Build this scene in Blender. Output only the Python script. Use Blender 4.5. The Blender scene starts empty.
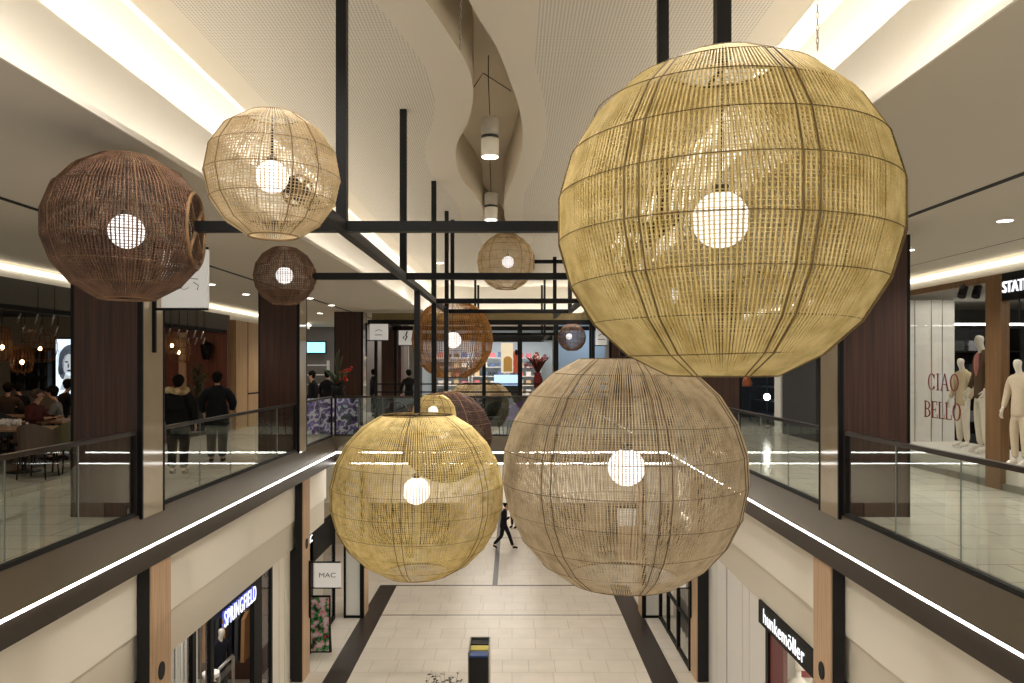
import bpy, bmesh, math, random
from mathutils import Vector, Matrix
random.seed(7)
PI = math.pi
sc = bpy.context.scene
COL = sc.collection
F, CX, CY, EYE = 740.0, 512.0, 364.0, 7.2        # focal length (px), vanishing point, eye height above the lower floor
UP = 5.25                                         # upper floor level

def P(px, py, y):
    """place a point seen at (px,py) at distance y down the hall"""
    return Vector(((px - CX) * y / F, y, EYE + (CY - py) * y / F))

# ------------------------------------------------------------------ materials
def nmat(name):
    m = bpy.data.materials.new(name); m.use_nodes = True
    nt = m.node_tree; b = nt.nodes['Principled BSDF']
    return m, nt, b
def srgb(r, g, b):
    f = lambda c: (c / 255 / 12.92) if c / 255 <= .04045 else ((c / 255 + .055) / 1.055) ** 2.4
    return (f(r), f(g), f(b), 1)
def pm(name, col, rough=.6, metal=0., spec=.5, noise=0., scale=8., bump=0.):
    m, nt, b = nmat(name)
    b.inputs['Base Color'].default_value = col
    b.inputs['Roughness'].default_value = rough
    b.inputs['Metallic'].default_value = metal
    b.inputs['Specular IOR Level'].default_value = spec
    if noise or bump:
        tc = nt.nodes.new('ShaderNodeTexCoord'); n = nt.nodes.new('ShaderNodeTexNoise')
        n.inputs['Scale'].default_value = scale; n.inputs['Detail'].default_value = 4
        nt.links.new(tc.outputs['Object'], n.inputs['Vector'])
        if noise:
            mx = nt.nodes.new('ShaderNodeMix'); mx.data_type = 'RGBA'
            mx.inputs[6].default_value = tuple(c * (1 - noise) for c in col[:3]) + (1,)
            mx.inputs[7].default_value = tuple(min(1, c * (1 + noise)) for c in col[:3]) + (1,)
            nt.links.new(n.outputs['Fac'], mx.inputs[0]); nt.links.new(mx.outputs[2], b.inputs['Base Color'])
        if bump:
            bp = nt.nodes.new('ShaderNodeBump'); bp.inputs['Strength'].default_value = bump
            nt.links.new(n.outputs['Fac'], bp.inputs['Height']); nt.links.new(bp.outputs[0], b.inputs['Normal'])
    return m
def wood(name, c1, c2, rough=.45, sx=14., sz=.5, spec=.4):
    m, nt, b = nmat(name)
    tc = nt.nodes.new('ShaderNodeTexCoord'); mp = nt.nodes.new('ShaderNodeMapping')
    mp.inputs['Scale'].default_value = (sx, sx, sz)
    n = nt.nodes.new('ShaderNodeTexNoise'); n.inputs['Scale'].default_value = 2.2; n.inputs['Detail'].default_value = 6
    r = nt.nodes.new('ShaderNodeValToRGB')
    r.color_ramp.elements[0].position = .3; r.color_ramp.elements[0].color = c1
    r.color_ramp.elements[1].position = .7; r.color_ramp.elements[1].color = c2
    L = nt.links.new
    L(tc.outputs['Object'], mp.inputs[0]); L(mp.outputs[0], n.inputs['Vector']); L(n.outputs['Fac'], r.inputs[0])
    L(r.outputs[0], b.inputs['Base Color'])
    b.inputs['Roughness'].default_value = rough; b.inputs['Specular IOR Level'].default_value = spec
    return m
def emit(name, col, s, base=None):
    m, nt, b = nmat(name)
    b.inputs['Base Color'].default_value = base or col
    b.inputs['Emission Color'].default_value = col; b.inputs['Emission Strength'].default_value = s
    return m
def glass(name, tint=(.93, .96, .94, 1), refl=1.0, ior=1.5):
    m = bpy.data.materials.new(name); m.use_nodes = True
    nt = m.node_tree; nt.nodes.clear()
    o = nt.nodes.new('ShaderNodeOutputMaterial'); mx = nt.nodes.new('ShaderNodeMixShader')
    t = nt.nodes.new('ShaderNodeBsdfTransparent'); t.inputs[0].default_value = tint
    g = nt.nodes.new('ShaderNodeBsdfGlossy'); g.inputs['Roughness'].default_value = .0
    g.inputs[0].default_value = (refl, refl, refl, 1)
    f = nt.nodes.new('ShaderNodeFresnel'); f.inputs[0].default_value = ior
    ge = nt.nodes.new('ShaderNodeNewGeometry'); iv = nt.nodes.new('ShaderNodeMath'); iv.operation = 'SUBTRACT'; iv.inputs[0].default_value = 1
    mu = nt.nodes.new('ShaderNodeMath'); mu.operation = 'MULTIPLY'
    L = nt.links.new
    L(ge.outputs['Backfacing'], iv.inputs[1]); L(iv.outputs[0], mu.inputs[0]); L(f.outputs[0], mu.inputs[1])   # a pane reflects where light enters it
    L(mu.outputs[0], mx.inputs[0]); L(t.outputs[0], mx.inputs[1]); L(g.outputs[0], mx.inputs[2]); L(mx.outputs[0], o.inputs[0])
    return m
def rattan(name, col, dark, rough=.55, trans=.0):
    m, nt, b = nmat(name)
    tc = nt.nodes.new('ShaderNodeTexCoord'); n = nt.nodes.new('ShaderNodeTexNoise')
    n.inputs['Scale'].default_value = 9; n.inputs['Detail'].default_value = 5
    r = nt.nodes.new('ShaderNodeValToRGB')
    r.color_ramp.elements[0].position = .32; r.color_ramp.elements[0].color = dark
    r.color_ramp.elements[1].position = .62; r.color_ramp.elements[1].color = col
    L = nt.links.new
    L(tc.outputs['Object'], n.inputs['Vector']); L(n.outputs['Fac'], r.inputs[0]); L(r.outputs[0], b.inputs['Base Color'])
    b.inputs['Roughness'].default_value = rough; b.inputs['Specular IOR Level'].default_value = .3
    return m
def tiles(name, c1, c2, mortar, bw, rh, ms=.006, rough=.3, off=.37):
    m, nt, b = nmat(name)
    tc = nt.nodes.new('ShaderNodeTexCoord'); br = nt.nodes.new('ShaderNodeTexBrick')
    br.offset = off; br.offset_frequency = 2; br.squash = .66; br.squash_frequency = 3
    br.inputs['Color1'].default_value = c1; br.inputs['Color2'].default_value = c2; br.inputs['Mortar'].default_value = mortar
    br.inputs['Scale'].default_value = 1; br.inputs['Mortar Size'].default_value = ms
    br.inputs['Brick Width'].default_value = bw; br.inputs['Row Height'].default_value = rh
    n = nt.nodes.new('ShaderNodeTexNoise'); n.inputs['Scale'].default_value = 1.7; n.inputs['Detail'].default_value = 6
    mx = nt.nodes.new('ShaderNodeMix'); mx.data_type = 'RGBA'; mx.blend_type = 'MULTIPLY'; mx.inputs[0].default_value = .25
    L = nt.links.new
    L(tc.outputs['Object'], br.inputs['Vector']); L(tc.outputs['Object'], n.inputs['Vector'])
    L(br.outputs['Color'], mx.inputs[6]); L(n.outputs['Fac'], mx.inputs[7]); L(mx.outputs[2], b.inputs['Base Color'])
    b.inputs['Roughness'].default_value = rough; b.inputs['Specular IOR Level'].default_value = .4
    return m
def perforated(name, col, hole, pitch=.03, rad=.26):
    m, nt, b = nmat(name)
    tc = nt.nodes.new('ShaderNodeTexCoord'); L = nt.links.new
    s = nt.nodes.new('ShaderNodeVectorMath'); s.operation = 'SCALE'; s.inputs['Scale'].default_value = 1 / pitch
    fr = nt.nodes.new('ShaderNodeVectorMath'); fr.operation = 'FRACTION'
    sb = nt.nodes.new('ShaderNodeVectorMath'); sb.operation = 'SUBTRACT'; sb.inputs[1].default_value = (.5, .5, 0)
    ml = nt.nodes.new('ShaderNodeVectorMath'); ml.operation = 'MULTIPLY'; ml.inputs[1].default_value = (1, 1, 0)
    ln = nt.nodes.new('ShaderNodeVectorMath'); ln.operation = 'LENGTH'
    lt = nt.nodes.new('ShaderNodeMath'); lt.operation = 'LESS_THAN'; lt.inputs[1].default_value = rad
    mx = nt.nodes.new('ShaderNodeMix'); mx.data_type = 'RGBA'; mx.inputs[6].default_value = col; mx.inputs[7].default_value = hole
    L(tc.outputs['Object'], s.inputs[0]); L(s.outputs[0], fr.inputs[0]); L(fr.outputs[0], sb.inputs[0])
    L(sb.outputs[0], ml.inputs[0]); L(ml.outputs[0], ln.inputs[0]); L(ln.outputs['Value'], lt.inputs[0])
    L(lt.outputs[0], mx.inputs[0]); L(mx.outputs[2], b.inputs['Base Color']); b.inputs['Roughness'].default_value = .8
    return m
def blobs(name, cols, scale, emis=0.):
    """printed picture: soft coloured patches"""
    m, nt, b = nmat(name)
    tc = nt.nodes.new('ShaderNodeTexCoord'); n = nt.nodes.new('ShaderNodeTexNoise')
    n.inputs['Scale'].default_value = scale; n.inputs['Detail'].default_value = 2
    r = nt.nodes.new('ShaderNodeValToRGB'); r.color_ramp.interpolation = 'CONSTANT'
    e = r.color_ramp.elements
    pos = [.0] + [.36 + .28 * i / max(1, len(cols) - 1) for i in range(1, len(cols))]
    e[0].position = 0; e[0].color = cols[0]; e[1].position = pos[1]; e[1].color = cols[1]
    for i in range(2, len(cols)):
        k = e.new(pos[i]); k.color = cols[i]
    L = nt.links.new
    L(tc.outputs['Object'], n.inputs['Vector']); L(n.outputs['Fac'], r.inputs[0]); L(r.outputs[0], b.inputs['Base Color'])
    if emis:
        L(r.outputs[0], b.inputs['Emission Color']); b.inputs['Emission Strength'].default_value = emis
    b.inputs['Roughness'].default_value = .4
    return m

WARM = (1, .86, .66, 1); NEUT = (1, .93, .82, 1)
M = dict(
    plaster=pm('plaster', srgb(205, 197, 182), .85), plaster_edge=pm('plaster_edge', srgb(236, 230, 218), .8),
    perf=perforated('perforated_ceiling', srgb(206, 199, 186), srgb(150, 144, 133), .03, .26),
    slot=pm('slot_lining', srgb(206, 194, 172), .6),
    black=pm('black_steel', srgb(9, 8, 8), .55, .0, .22), blackmatte=pm('black_matte', srgb(13, 12, 12), .7),
    steel=pm('brushed_steel', srgb(150, 146, 138), .3, .9), handrail=pm('dark_handrail', srgb(66, 56, 48), .3, .8),
    bronze=pm('bronze_fascia', srgb(116, 106, 90), .32, .55, .5, .08, 2.), bronze_dark=pm('dark_bronze', srgb(62, 53, 46), .4, .3),
    stone=pm('polished_stone', srgb(176, 163, 143), .06, 0, .7, .12, 3.),
    wood_dark=wood('dark_walnut', srgb(46, 26, 18), srgb(76, 46, 32), .5, 16, .35),
    wood_mid=wood('light_walnut', srgb(176, 144, 112), srgb(204, 172, 140), .5, 14, .4),
    wood_oak=wood('warm_oak', srgb(102, 76, 48), srgb(130, 97, 63), .45, 16, .5),
    wood_panel=wood('beige_wood_panel', srgb(176, 142, 100), srgb(202, 168, 126), .5, 12, .4),
    cream=pm('cream_panel', srgb(238, 230, 214), .6, 0, .3), greige=pm('greige_panel', srgb(216, 207, 189), .6, 0, .3),
    white=pm('white_paint', srgb(232, 228, 220), .5), offwhite=pm('offwhite', srgb(214, 208, 196), .6),
    floor=tiles('pale_tiles', srgb(222, 212, 196), srgb(218, 207, 191), srgb(172, 162, 147), .95, .72),
    floor_dark=pm('dark_stone_band', srgb(48, 41, 37), .35, 0, .4, .15, 5.),
    ufloor=tiles('polished_upper_tiles', srgb(216, 210, 194), srgb(210, 204, 188), srgb(150, 144, 130), 1.2, .6, .008, .14),
    glass=glass('clear_glass', (.94, .965, .945, 1), 1., 1.9), shopglass=glass('shop_glass', (.97, .98, .975, 1), .9, 1.4),
    led=emit('led_strip', (1, .97, .92, 1), 9.), cove=emit('cove_led', (1, .95, .87, 1), 85.), cove_soft=emit('cove_led_low', (1, .95, .87, 1), 17.),
    disc=emit('downlight_disc', (1, .95, .86, 1), 8.), bulb=emit('globe_bulb', (1, .97, .95, 1), .88), warm_bulb=emit('warm_bulb', (1, .6, .25, 1), 14.),
    cord=pm('dark_cord', srgb(30, 26, 24), .6), bulbcap=pm('bulb_cap', srgb(60, 54, 46), .5),
    gold=rattan('gold_rattan', srgb(228, 205, 142), srgb(194, 168, 102)), gold_rib=rattan('gold_rattan_rib', srgb(122, 100, 56), srgb(94, 74, 40)),
    taupe=rattan('taupe_rattan', srgb(212, 192, 158), srgb(180, 158, 124)), taupe_rib=rattan('taupe_rattan_rib', srgb(112, 88, 58), srgb(86, 66, 44)),
    brown=rattan('brown_rattan', srgb(122, 90, 70), srgb(80, 57, 45)), brown_rib=rattan('brown_rattan_rib', srgb(136, 104, 72), srgb(98, 72, 50)),
    straw=rattan('straw_rattan', srgb(226, 204, 164), srgb(190, 164, 122)), straw_rib=rattan('straw_rattan_rib', srgb(150, 122, 80), srgb(120, 94, 60)),
    amber=rattan('amber_rattan', srgb(198, 142, 70), srgb(150, 100, 44)), amber_rib=rattan('amber_rattan_rib', srgb(110, 70, 32), srgb(80, 50, 24)),
    darkbrown=rattan('dark_brown_rattan', srgb(78, 52, 42), srgb(50, 33, 27)), grey=rattan('grey_rattan', srgb(110, 96, 84), srgb(74, 64, 58)),
    joint=pm('glass_edge', srgb(112,120,112), .3), wall_taupe=pm('taupe_stone_wall', srgb(178, 160, 134), .5), skin=pm('skin', srgb(196, 150, 122), .55), hair=pm('dark_hair', srgb(26, 21, 18), .95, 0, .15), manq=pm('mannequin_white', srgb(226, 218, 204), .45),
    eye=pm('eye', srgb(20, 16, 14), .3),
    sign=emit('backlit_sign_face', (1, .97, .92, 1), .18, srgb(206, 202, 194)), ink=pm('sign_ink', srgb(52, 50, 48), .6),
    letters=emit('lit_letters', (.93, .96, 1, 1), .75), letters_side=emit('letter_halo', (.16, .2, .9, 1), .3),
    red_text=pm('dark_red_vinyl', srgb(118, 40, 36), .6),
)
def cloth(name, r, g, b):
    if name not in M: M[name] = pm(name, srgb(r, g, b), .85, 0, .2, .12, 30.)
    return M[name]

# ------------------------------------------------------------------ mesh helper
class MB:
    def __init__(s): s.v = []; s.f = []; s.sm = []
    def quad(s, a, b, c, d):
        n = len(s.v); s.v += [Vector(a), Vector(b), Vector(c), Vector(d)]; s.f.append((n, n+1, n+2, n+3)); s.sm.append(False)
        return s
    def box(s, x0, x1, y0, y1, z0, z1):
        n = len(s.v)
        s.v += [Vector(p) for p in ((x0,y0,z0),(x1,y0,z0),(x1,y1,z0),(x0,y1,z0),(x0,y0,z1),(x1,y0,z1),(x1,y1,z1),(x0,y1,z1))]
        for q in ((0,3,2,1),(4,5,6,7),(0,1,5,4),(1,2,6,5),(2,3,7,6),(3,0,4,7)):
            s.f.append(tuple(n+i for i in q)); s.sm.append(False)
        return s
    def bar(s, a, b, w, h=None):
        """square bar from a to b"""
        a, b = Vector(a), Vector(b); h = h or w; d = (b - a).normalized()
        up = Vector((0,0,1)) if abs(d.z) < .9 else Vector((0,1,0))
        r = d.cross(up).normalized() * w/2; u = r.cross(d).normalized() * h/2
        n = len(s.v)
        for p in (a, b): s.v += [p-r-u, p+r-u, p+r+u, p-r+u]
        for q in ((0,3,2,1),(4,5,6,7),(0,1,5,4),(1,2,6,5),(2,3,7,6),(3,0,4,7)):
            s.f.append(tuple(n+i for i in q)); s.sm.append(False)
        return s
    def tube(s, pts, r, k=6, closed=False, caps=True, nrm=None):
        pts = [Vector(p) for p in pts]; m = len(pts); n0 = len(s.v)
        rr = r if isinstance(r, (list, tuple)) else [r]*m
        for i, p in enumerate(pts):
            a = pts[(i-1) % m] if (closed or i > 0) else p
            b = pts[(i+1) % m] if (closed or i < m-1) else p
            d = (b - a).normalized()
            up = nrm if nrm is not None else (Vector((0,0,1)) if abs(d.z) < .95 else Vector((0,1,0)))
            u = d.cross(up).normalized(); w = u.cross(d)
            for j in range(k):
                t = 2*PI*(j+.5)/k
                s.v.append(p + (u*math.cos(t) + w*math.sin(t))*rr[i])
        for i in range(m if closed else m-1):
            for j in range(k):
                a = n0+i*k+j; b = n0+i*k+(j+1) % k; i2 = (i+1) % m
                s.f.append((a, b, n0+i2*k+(j+1) % k, n0+i2*k+j)); s.sm.append(True)
        if caps and not closed:
            s.f.append(tuple(n0+j for j in reversed(range(k)))); s.sm.append(False)
            s.f.append(tuple(n0+(m-1)*k+j for j in range(k))); s.sm.append(False)
        return s
    def lathe(s, c, prof, k=16, sx=1., sy=1.):
        c = Vector(c); n0 = len(s.v); m = len(prof)
        for (r, z) in prof:
            for j in range(k):
                t = 2*PI*j/k; s.v.append(c + Vector((r*math.cos(t)*sx, r*math.sin(t)*sy, z)))
        for i in range(m-1):
            for j in range(k):
                s.f.append((n0+i*k+j, n0+i*k+(j+1) % k, n0+(i+1)*k+(j+1) % k, n0+(i+1)*k+j)); s.sm.append(True)
        s.f.append(tuple(n0+j for j in reversed(range(k)))); s.sm.append(False)
        s.f.append(tuple(n0+(m-1)*k+j for j in range(k))); s.sm.append(False)
        return s
    def ball(s, c, r, k=16, m=10, sx=1, sy=1, sz=1):
        return s.lathe(c, [(r*math.sin(PI*i/m)+1e-5, -r*sz*math.cos(PI*i/m)) for i in range(m+1)], k, sx, sy)
    def prism(s, pts, off):
        """polygon pts extruded by off"""
        pts = [Vector(p) for p in pts]; off = Vector(off); n = len(s.v); k = len(pts)
        s.v += pts + [p+off for p in pts]
        s.f.append(tuple(range(n+k-1, n-1, -1))); s.f.append(tuple(range(n+k, n+2*k))); s.sm += [False, False]
        for i in range(k):
            j = (i+1) % k; s.f.append((n+i, n+j, n+k+j, n+k+i)); s.sm.append(False)
        return s
    def build(s, name, mat, parent=None, org=None, bevel=0.):
        """org: the point the mesh is written relative to; a child of an unrotated thing is written relative to the thing"""
        if org is None:
            if parent is not None: org = world_loc(parent)
            else:
                lo = [min(v[i] for v in s.v) for i in range(3)]; hi = [max(v[i] for v in s.v) for i in range(3)]
                org = Vector(((lo[0]+hi[0])/2, (lo[1]+hi[1])/2, lo[2]))
        me = bpy.data.meshes.new(name)
        me.from_pydata([v - org for v in s.v], [], s.f); me.materials.append(mat)
        me.polygons.foreach_set('use_smooth', s.sm); me.update()
        o = bpy.data.objects.new(name, me); COL.objects.link(o)
        if parent is not None: o.parent = parent
        else: o.location = org
        if bevel:
            b = o.modifiers.new('bevel', 'BEVEL'); b.width = bevel; b.segments = 2; b.limit_method = 'ANGLE'
        return o
def world_loc(o):
    v = Vector((0,0,0))
    while o is not None: v = v + Vector(o.location); o = o.parent
    return v
def tag(o, label, cat, group=None, kind=None):
    o['label'] = label; o['category'] = cat
    if group: o['group'] = group
    if kind: o['kind'] = kind
    return o
def thing(name, label, cat, loc, group=None, rz=0):
    o = bpy.data.objects.new(name, None); COL.objects.link(o); o.location = Vector(loc); o.rotation_euler = (0,0,rz); o.empty_display_size = .1
    return tag(o, label, cat, group)
def struct(name, mb, mat):
    o = mb.build(name, mat, org=Vector((0,0,0))); o['kind'] = 'structure'; return o
def text(name, s, size, mat, parent, mtx, ext=.008, sx=1.0, space=1.0):
    """lettering as a mesh; mtx places the text plane (local x along the writing, y up the letters)"""
    cu = bpy.data.curves.new(name, 'FONT'); cu.body = s; cu.size = size; cu.extrude = ext; cu.align_x = 'CENTER'; cu.align_y = 'CENTER'; cu.space_character = space
    t = bpy.data.objects.new(name, cu); COL.objects.link(t)
    dg = bpy.context.evaluated_depsgraph_get(); me = bpy.data.meshes.new_from_object(t.evaluated_get(dg))
    bpy.data.objects.remove(t); me.materials.clear(); me.materials.append(mat)
    org = world_loc(parent)
    me.transform(Matrix.Translation(-org) @ mtx @ Matrix.Diagonal((sx, 1, 1, 1)))
    o = bpy.data.objects.new(name, me); COL.objects.link(o); o.parent = parent
    return o
def frame_mtx(o, xdir, ydir):
    x = Vector(xdir).normalized(); y = Vector(ydir).normalized(); z = x.cross(y)
    m = Matrix((x, y, z)).transposed().to_4x4(); m.translation = Vector(o); return m
def area(name, loc, sx, sy, power, col=(1, .96, .90), rot=(0,0,0), spread=PI):
    l = bpy.data.lights.new(name, 'AREA'); l.shape = 'RECTANGLE'; l.size = sx; l.size_y = sy; l.energy = power; l.color = col; l.spread = spread
    o = bpy.data.objects.new(name, l); COL.objects.link(o); o.location = loc; o.rotation_euler = rot; return o
def spot(name, loc, power, ang=1.9, col=(1, .96, .90), r=.08):
    l = bpy.data.lights.new(name, 'SPOT'); l.energy = power; l.spot_size = ang; l.spot_blend = .8; l.color = col; l.shadow_soft_size = r
    o = bpy.data.objects.new(name, l); COL.objects.link(o); o.location = loc; return o

# ------------------------------------------------------------------ dimensions (x across, y down the hall, z up)
XL, XR = -4.73, 4.18                 # balcony edges
YF = 19.6                            # far bridge edge
Y0 = -3.0; Y1 = 44.0
H1, HC, HF = EYE+1.65, EYE+2.9, EYE+1.0   # side ceiling, middle ceiling, hanging frame
WL, WR = -17.0, 13.0
COL_Y = (9.43, 16.4, 23.4)

# ------------------------------------------------------------------ floors
struct('floor', MB().box(WL, WR, Y0, Y1, -.2, 0), M['floor'])
st = MB().box(-4.29, -3.74, Y0, 24.05, 0, .004).box(3.16, 3.76, Y0, 24.05, 0, .004)
struct('floor_dark_band', st, M['floor_dark'])
struct('floor_centre_line', MB().box(-.64, -.47, 24.1, Y1, 0, .004), M['floor_dark'])
struct('floor_cross_line', MB().box(-4.29, 3.76, 24.02, 24.1, 0, .005).box(-3.74, 3.16, 21.2, 21.24, 0, .004).box(-10,10,30.6,30.66,0,.004), M['floor_dark'])
struct('floor_upper_left', MB().box(WL, XL-.02, Y0, YF, UP-.25, UP), M['ufloor'])
struct('floor_upper_right', MB().box(XR+.02, WR, Y0, YF, UP-.25, UP), M['ufloor'])
struct('floor_upper_bridge', MB().box(WL, WR, YF, Y1, UP-.25, UP), M['ufloor'])

# ------------------------------------------------------------------ balcony fascias with LED line
def fascia(name, side):
    s = 1 if side == 'left' else -1; X = XL if side == 'left' else XR
    a = X - .02*s
    prof = [(a-.25*s, UP+.0), (a, UP+.02), (X+.07*s, UP-.37), (X+.07*s, UP-.385), (X+.03*s, UP-.385)]
    m = MB()
    for (p, q) in zip(prof[:-1], prof[1:]):
        m.quad((p[0], Y0, p[1]), (q[0], Y0, q[1]), (q[0], YF, q[1]), (p[0], YF, p[1]))
    struct('trim_fascia_' + side, m, M['bronze'])
    m = MB().box(min(X-.1*s, X+.035*s), max(X-.1*s, X+.035*s), Y0, YF, UP-.69, UP-.425)
    struct('trim_lower_fascia_' + side, m, M['bronze_dark'])
    m = MB().box(min(X-.05*s, X+.055*s), max(X-.05*s, X+.055*s), Y0, YF-.02, UP-.425, UP-.388)
    t = m.build('led_line', M['led'])
    tag(t, 'long bright LED line along the %s balcony fascia' % side, 'light strip')
    struct('trim_soffit_' + side, MB().box(min(X-.35*s, X-.1*s), max(X-.35*s, X-.1*s), Y0, YF, UP-.69, UP-.66), M['bronze_dark'])
fascia('left', 'left'); fascia('right', 'right')
struct('trim_fascia_bridge', MB().box(XL, XR, YF-.05, YF+.1, UP-.37, UP+.04), M['bronze'])
struct('trim_lower_fascia_bridge', MB().box(XL, XR, YF, YF+.12, UP-.67, UP-.40), M['bronze_dark'])
tag(MB().box(XL, XR, YF-.04, YF+.05, UP-.405, UP-.37).build('led_line', M['led']), 'upper of the two LED lines across the far bridge fascia', 'light strip')
tag(MB().box(XL, XR, YF-.02, YF+.1, UP-.695, UP-.67).build('led_line', M['led']), 'lower of the two LED lines across the far bridge fascia', 'light strip')
struct('ceiling_under_bridge', MB().box(WL, WR, YF+.12, 22.2, UP-.70, UP-.66), M['cream'])
struct('wall_bridge_bulkhead', MB().box(-9, 9, 22.4, 22.55, 3.0, UP-.25), M['cream'])

# ------------------------------------------------------------------ ground floor side walls
def side_wall(side):
    s = 1 if side == 'left' else -1; X = XL if side == 'left' else XR
    a, b = X - .19*s, X - .34*s
    bx = lambda m, x0, x1, *r: m.box(min(x0, x1), max(x0, x1), *r)
    struct('wall_' + side + '_upper_bulkhead', bx(MB(), a, b, Y0, YF, 3.65, 4.57), M['cream'])
    struct('wall_' + side + '_lower_bulkhead', bx(MB(), X-.245*s, b, Y0, YF, 3.0, 3.65), M['greige'])
    struct('ceiling_shops_' + side, bx(MB(), b, X-6*s, Y0, YF, 3.4, 3.46), M['plaster'])
    for i, y in enumerate((9.7, 16.75)):
        dark = 'nearer' if i == 0 else 'farther'
        t = thing('pilaster', '%s light wood pilaster with black side on the ground floor %s wall' % (dark, side), 'pilaster', (X-.06*s, y+.27, 0), 'wood pilasters between the shops')
        bx(MB(), X-.02*s, X+.005*s, y, y+.55, 0, 4.56).build('wood_face', M['wood_mid'], t)
        bx(bx(MB(), X-.02*s, X-.18*s, y-.01, y+.55, 0, 4.56), X-.18*s, X-.272*s, y, y+.55, 0, 2.98).build('black_core', M['blackmatte'], t)
        c = MB(); c.prism([(X+.005*s, y+.27+.09*math.cos(k*PI/10), 3.07+.12*math.sin(k*PI/10)) for k in range(20)], (.012*s, 0, 0))
        c.build('oval_speaker', M['blackmatte'], t)
    return
side_wall('left'); side_wall('right')

# ------------------------------------------------------------------ ceilings
struct('ceiling_left', MB().box(WL, -2.75, Y0, Y1, H1, H1+.02), M['plaster'])
struct('ceiling_right', MB().box(2.28, WR, Y0, Y1, H1, H1+.02), M['plaster'])
struct('ceiling_far', MB().box(-2.75, 2.28, 27.5, Y1, H1, H1+.02), M['plaster'])
YC = 27.5
def coffer(side, s, lip, a, edge, b, h2):
    bx = lambda m, x0, x1, *r: m.box(min(s*x0, s*x1), max(s*x0, s*x1), *r)
    struct('trim_cove_lip_' + side, bx(MB(), lip-.004, lip+.012, Y0, YC, H1-.002, H1+.042), M['plaster_edge'])
    struct('wall_cove_face_' + side, bx(bx(MB(), a, a+.03, Y0, YC+.3, H1+.01, EYE+h2), lip, a+.03, Y0, YC, H1+.005, H1+.015), M['plaster_edge'])
    struct('wall_cove_upper_' + side, bx(bx(bx(MB(), b, b+.05, Y0, YC+.3, EYE+h2-.34, HC+.5), a+.03, b, Y0, YC+.3, EYE+h2-.34, EYE+h2-.32), edge-.1, b, Y0, YC+.3, HC+.45, HC+.5), M['plaster_edge'])
    struct('trim_raft_edge_' + side, bx(MB(), edge-.02, edge, Y0, YC+.1, HC-.002, HC+.10), M['plaster_edge'])
    tag(bx(MB(), lip+.05, lip+.09, Y0, YC, H1+.017, H1+.03).build('cove_light', M['cove_soft']), 'lower hidden cove light line on the %s of the raised ceiling' % side, 'light strip')
    tag(bx(MB(), a+.045, a+.085, Y0, YC, EYE+h2-.318, EYE+h2-.29).build('cove_light', M['cove']), 'upper hidden cove light line on the %s of the raised ceiling' % side, 'light strip')
EL, ER = -3.07, 2.43
coffer('left', -1, 2.75, 3.10, 3.07, 3.6, 2.38); coffer('right', 1, 2.28, 2.60, 2.43, 3.05, 2.38)
struct('wall_cove_end', MB().box(-3.6, 3.05, YC+.14, YC+.18, H1, HC+.5), M['plaster_edge'])
struct('trim_cove_lip_end', MB().box(-2.75, 2.28, YC-.004, YC+.02, H1-.002, H1+.042), M['plaster_edge'])
tag(MB().box(-2.7, 2.2, YC+.05, YC+.09, H1+.022, H1+.038).build('cove_light', M['cove']), 'hidden cove light across the far end of the raised ceiling', 'light strip')
struct('trim_groove_left', MB().box(-5.12, -5.04, Y0, Y1, H1-.004, H1+.001), M['blackmatte'])
struct('trim_groove_right', MB().box(4.39, 4.47, Y0, Y1, H1-.004, H1+.001), M['blackmatte'])
struct('trim_ceiling_joint_right', MB().box(6.70, 6.715, Y0, Y1, H1-.003, H1+.001), M['ink'])

LP = [(425,0),(443,26),(460.6,53),(471,75.6),(473,102),(466,126.6),(457,144),(456,162),(462,179),(475,195),(482,207),(483.5,221.5)]
RP = [(469,0),(478,17.6),(496,46),(510,81),(520,112),(523,137),(520,158),(513,179),(504.6,200),(504,211),(506,221.5)]
def curve(pts, near, far):
    out = list(near)
    for px, py in pts:
        y = F*2.9/(CY-py); out.append((y, (px-CX)*y/F))
    return out + list(far)
CL = curve(LP, [(2.2,-.42),(2.8,-.75),(3.6,-1.12),(4.5,-1.12),(5.2,-.92)], [(16.2,-.38),(17.4,-.22),(18.2,.05)])
CR = curve(RP, [(2.2,-.42),(2.8,-.25),(3.6,-.3),(4.5,-.48),(5.2,-.46)], [(16.2,.05),(17.4,.2),(18.2,.05)])
def smooth(c, y):
    if y <= c[0][0]: return c[0][1]
    if y >= c[-1][0]: return c[-1][1]
    for i in range(len(c)-1):
        if c[i][0] <= y <= c[i+1][0]:
            p0 = c[max(0,i-1)]; p1 = c[i]; p2 = c[i+1]; p3 = c[min(len(c)-1,i+2)]
            t = (y-p1[0])/(p2[0]-p1[0]); h = p2[0]-p1[0]
            m1 = (p2[1]-p0[1])/max(.01,p2[0]-p0[0])*h; m2 = (p3[1]-p1[1])/max(.01,p3[0]-p1[0])*h
            return (2*t**3-3*t*t+1)*p1[1]+(t**3-2*t*t+t)*m1+(-2*t**3+3*t*t)*p2[1]+(t**3-t*t)*m2
ys = [2.2 + (18.2-2.2)*i/110 for i in range(111)]
plain, perf, lining, captop = MB(), MB(), MB(), MB()
def strip(m, y0, y1, a0, b0, a1, b1, z=HC): m.quad((a0,y0,z), (a1,y1,z), (b1,y1,z), (b0,y0,z))
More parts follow.
